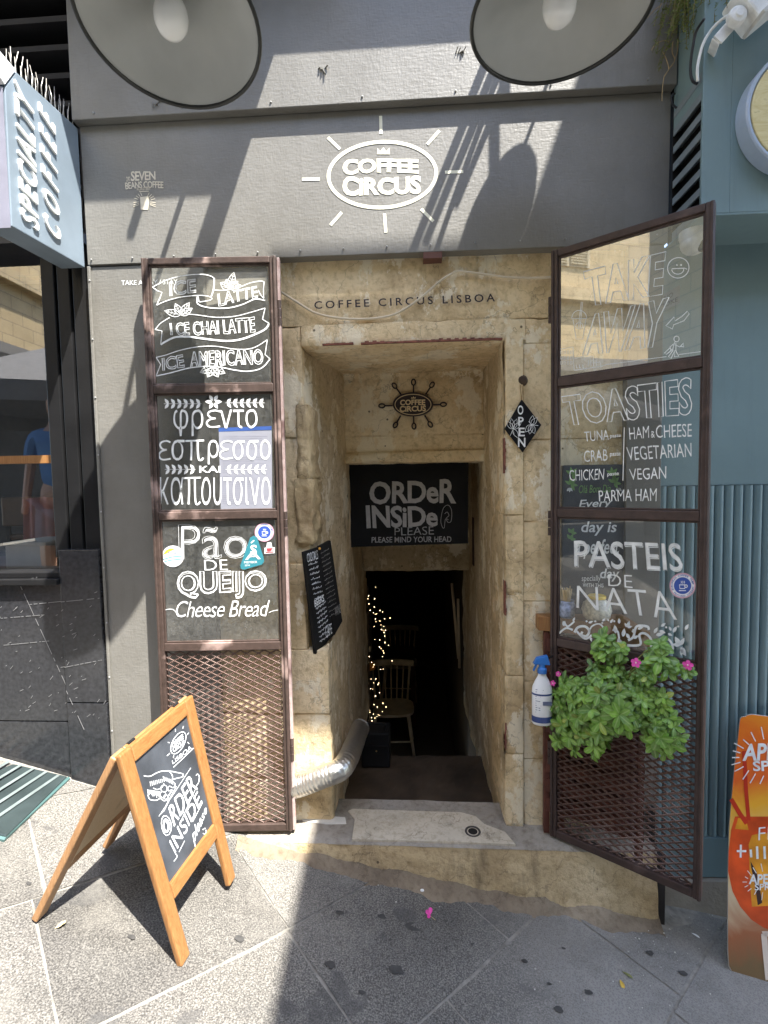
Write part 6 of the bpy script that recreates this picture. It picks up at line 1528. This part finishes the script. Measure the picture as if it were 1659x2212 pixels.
# ================================================================== LITTER
def ongr(c, x, y): return onG(*q(c, x, y))
p = ongr('K', 1035, 1040); m = MB(); leafmesh(m, Vector(p)+Vector((0, 0, .008)), Vector((.15, .6, .5)), Vector((0, -1, .5)), .024, .016, .2); leafmesh(m, Vector(p)+Vector((0, 0, .008)), Vector((-.5, .2, .4)), Vector((0, -1, .5)), .020, .014, .2); leafmesh(m, Vector(p)+Vector((0, 0, .008)), Vector((-.2, -.5, .2)), Vector((0, -.3, 1)), .020, .014, .2)
ff = thing('fallen_flower', 'fallen pink flower lying on the dark paving before the doorstep', 'flower', tuple(p)); part('petals', m, PINK, ff); m = MB(); m.tube([Vector(p)+Vector((0, 0, .006)), Vector(p)+Vector((.02, -.016, .003))], .0012, 5); part('stalk', m, flat('flower_stalk', (.35, .30, .15), .7), ff)
p = ongr('K', 990, 892); m = MB(); m.ball(Vector(p)+Vector((0, 0, .004)), .009, 10, (1.1, .8, .6)); solo('white_pebble', m, WHITE, 'small white pebble on the paving above the fallen pink flower', 'pebble', smooth=True)
p = ongr('L', 845, 1380); m = MB(); leafmesh(m, Vector(p)+Vector((-.012, .012, .003)), Vector((.6, -.5, .05)), Vector((0, 0, 1)), .035, .011, .1); solo('green_leaf', m, flat('dull_leaf', (.16, .17, .05), .6, .2), 'narrow green leaf fallen on the grey paving at the right', 'leaf')
p = ongr('L', 812, 1430); m = MB(); leafmesh(m, Vector(p)+Vector((0, .012, .004)), Vector((.05, -1, .05)), Vector((0, 0, 1)), .026, .015, .3); solo('yellow_leaf', m, flat('yellow_leaf', (.50, .33, .04), .6, .2), 'small yellow leaf fallen just below the green one on the paving', 'leaf')
p = ongr('J', 350, 1100); m = MB(); leafmesh(m, Vector(p)+Vector((-.012, -.008, .004)), Vector((1, .6, .15)), Vector((0, 0, 1)), .026, .018, -.2); leafmesh(m, Vector(p)+Vector((.0, .0, .006)), Vector((1, .9, .1)), Vector((0, 0, 1)), .016, .014, -.3); solo('dry_leaf', m, flat('cream_leaf', (.62, .50, .28), .7, .2), 'curled cream leaf on sunlit paving by the shadow of the sandwich board', 'leaf')
p = ongr('L', 1240, 1150); m = MB(); leafmesh(m, Vector(p)+Vector((-.01, .01, .003)), Vector((.7, -.6, .0)), Vector((0, 0, 1)), .028, .010, .1); solo('paper_scrap', m, WHITE, 'white paper scrap on the paving in front of the beige plinth', 'paper')
m = MB()
spots_ = [('K', 515, 1020, .011), ('K', 755, 1040, .013), ('K', 840, 1350, .02), ('K', 940, 1100, .024), ('K', 460, 1320, .015), ('L', 475, 1225, .006), ('L', 975, 1250, .012), ('L', 395, 1430, .006), ('L', 1170, 1370, .012), ('L', 450, 1580, .012), ('J', 1385, 1170, .014), ('J', 1275, 1470, .012), ('J', 165, 850, .008), ('J', 760, 1160, .010), ('K', 120, 1560, .012), ('K', 1270, 1200, .010), ('K', 640, 1480, .009), ('L', 620, 1480, .012), ('L', 250, 1300, .009)]
for c_, x, y, r_ in spots_:
    p = ongr(c_, x, y); P = []
    for i in range(18):
        a = 2*math.pi*i/18; rr = r_*(1+.45*noise.noise(Vector((math.cos(a)*1.3, math.sin(a)*1.3, x*.1)))); px_ = p[0]+rr*1.2*math.cos(a); P.append((px_, p[1]+rr*.8*math.sin(a), gz(px_)+.0034))
    m.add(P, [tuple(range(18))])
solo('trodden_stains', m, flat('trodden_gum', (.042, .040, .037), .75, .3, 50), 'dark trodden stains scattered over the paving slabs', 'stains', loc=(0, 0, -1.65), kind='stuff')
m = MB()
for _ in range(60):
    c_, x, y = rnd.choice((('L', rnd.uniform(100, 1400), rnd.uniform(1050, 1600)), ('K', rnd.uniform(250, 1600), rnd.uniform(800, 1000)), ('L', rnd.uniform(850, 1400), rnd.uniform(1020, 1250))))
    p = ongr(c_, x, y); r_ = rnd.uniform(.0012, .0035); m.ball((p[0], p[1], p[2]+r_*.4), r_, 6, (1.2, 1, .7))
solo('grit', m, flat('pale_grit', (.42, .40, .35), .9, .3), 'pale grit and crumbs scattered over the paving', 'grit', loc=(0, 0, -1.65), kind='stuff')

# ================================================================== THE STREET BEHIND THE CAMERA (seen in the glass, and bouncing light)
hb = thing('limestone_house', 'tall sunlit limestone house with louvred shutters across the street', 'building', (-8.2, -12, gz(-8)))
MAS = m_masonry('house_masonry', (.52, .40, .22), (.46, .35, .19), (.26, .20, .12), streak=.75)
m = MB(); m.box((-12, -28, -1.2), (-8, -2.2, 14)); part('wall', m, MAS, hb)
m = MB(); m.box((-8.0, -28, 4.1), (-7.8, -2.2, 4.35)); part('cornice', m, MAS, hb)
m = MB(); m.box((-8.0, -28, -1.2), (-7.4, -2.2, 2.6)); m.hexa([(-7.4, -28, 2.3), (-6.2, -28, 2.0), (-6.2, -2.2, 2.0), (-7.4, -2.2, 2.3), (-7.4, -28, 2.7), (-6.2, -28, 2.1), (-6.2, -2.2, 2.1), (-7.4, -2.2, 2.7)]); part('shop_awning', m, flat('dark_canvas', (.035, .033, .03), .8, .2), hb)
for y0 in (-24, -20.5, -17, -13.5, -10, -6.5, -3.8):
    for z0 in (4.9, 8.4):
        m = MB(); m.box((-8.0, y0, z0), (-7.96, y0+1.15, z0+1.95)); w_ = part('window', m, flat('shutter_frame', (.46, .38, .24), .6), hb)
        m = MB()
        for hf in (0, 1):
            for j in range(30):
                zz_ = z0+.06+j*.061; m.hexa([(-7.96, y0+.05+hf*.54, zz_), (-7.93, y0+.05+hf*.54, zz_-.01), (-7.93, y0+.53+hf*.54, zz_-.01), (-7.96, y0+.53+hf*.54, zz_), (-7.96, y0+.05+hf*.54, zz_+.035), (-7.93, y0+.05+hf*.54, zz_+.02), (-7.93, y0+.53+hf*.54, zz_+.02), (-7.96, y0+.53+hf*.54, zz_+.035)])
        part('shutter', m, flat('shutter_slat', (.40, .33, .20), .6), w_)
ob2 = thing('opposite_building', 'limestone building on the opposite side of the street', 'building', (3, -5.5, gz(3)))
m = MB(); m.box((-4.7, -9, -2.6), (14, -5.2, 5.0)); part('wall', m, m_masonry('opposite_masonry', (.50, .40, .24), (.44, .35, .2), (.25, .2, .13), plane='xz'), ob2)
for x0 in (-2, 1, 4, 7):
    m = MB(); m.box((x0, -5.22, 1.4), (x0+1.1, -5.17, 3.4)); w_ = part('window', m, flat('shutter_frame', (.46, .38, .24), .6), ob2)
m = MB(); m.hexa([(-4.75, -5.2, 1.7), (14, -5.2, 1.7), (14, -4.3, 1.3), (-4.75, -4.3, 1.3), (-4.75, -5.2, 1.8), (14, -5.2, 1.8), (14, -4.3, 1.36), (-4.75, -4.3, 1.36)]); m.box((-4.72, -5.21, -2.2), (14, -5.17, 1.69)); part('dark_shopfront', m, flat('dark_shopfront_paint', (.05, .05, .048), .5, .3), ob2)
pa = thing('parasol', 'grey cafe parasol across the street reflected in the left window', 'parasol', (-3.6, -2.6, gz(-3.6)))
m = MB(); m.lathe((-3.6, -2.6, .85), [(0, .55), (1.35, 0), (1.36, -.16)], 8); part('canopy', m, flat('grey_canvas', (.16, .155, .15), .8, .1), pa)
m = MB(); m.tube([(-3.6, -2.6, gz(-3.6)), (-3.6, -2.6, 1.35)], .02, 8); part('pole', m, BLACKM, pa)
# a passer-by reflected in the window
pe = thing('person', 'person in a blue t-shirt and grey shorts standing across the street', 'person', (-2.75, -1.55, gz(-2.75)))
def skin_fig(name, nodes, edges, mat):
    me = bpy.data.meshes.new(name); g0 = Vector((-2.75, -1.55, gz(-2.75)))
    me.from_pydata([n_[:3] for n_ in nodes], edges, []); me.update(); me.materials.append(mat)
    o = bpy.data.objects.new(name, me); COL.objects.link(o); o.parent = pe
    md = o.modifiers.new('skin', 'SKIN'); sk = me.skin_vertices[0].data
    for i, n_ in enumerate(nodes): sk[i].radius = (n_[3], n_[4] if len(n_) > 4 else n_[3]); sk[i].use_root = (i == 0)
    s_ = o.modifiers.new('sub', 'SUBSURF'); s_.levels = 1; s_.render_levels = 1; return o
skn = flat('skin', (.42, .24, .16), .6, .05)
skin_fig('body', [(0, 0, .95, .12, .10), (0, 0, 1.2, .13, .09), (0, 0, 1.42, .14, .08), (0, 0, 1.52, .05), (0, .01, 1.62, .075, .09), (0, .01, 1.72, .07, .085), (.19, 0, 1.40, .045), (.24, .03, 1.12, .038), (.2, .2, .98, .030), (.19, .26, .95, .025), (-.19, 0, 1.40, .045), (-.26, 0, 1.12, .038), (-.24, .08, .88, .028), (-.24, .1, .80, .024), (.1, 0, .9, .085), (.11, .02, .5, .06), (.12, -.02, .08, .04), (.12, .1, .03, .035), (-.1, 0, .9, .085), (-.11, .04, .5, .06), (-.13, 0, .08, .04), (-.13, .12, .03, .035)],
         [(0, 1), (1, 2), (2, 3), (3, 4), (4, 5), (2, 6), (6, 7), (7, 8), (8, 9), (2, 10), (10, 11), (11, 12), (12, 13), (0, 14), (14, 15), (15, 16), (16, 17), (0, 18), (18, 19), (19, 20), (20, 21)], skn)
skin_fig('t_shirt', [(0, 0, .93, .155, .13), (0, 0, 1.2, .155, .12), (0, 0, 1.42, .155, .1), (.2, 0, 1.40, .065), (.235, .02, 1.2, .06), (-.2, 0, 1.40, .065), (-.245, 0, 1.2, .06)], [(0, 1), (1, 2), (2, 3), (3, 4), (2, 5), (5, 6)], flat('blue_cotton', (.06, .16, .34), .8, .1))
skin_fig('shorts', [(0, 0, .95, .15, .125), (.1, 0, .82, .11), (.115, .02, .52, .1), (-.1, 0, .82, .11), (-.115, .03, .52, .1)], [(0, 1), (1, 2), (0, 3), (3, 4)], flat('grey_cotton', (.17, .18, .19), .8, .1))
skin_fig('hair', [(0, -.01, 1.74, .07, .09), (0, -.05, 1.66, .06)], [(0, 1)], flat('dark_hair', (.03, .02, .015), .6))
bpy.context.view_layer.update()
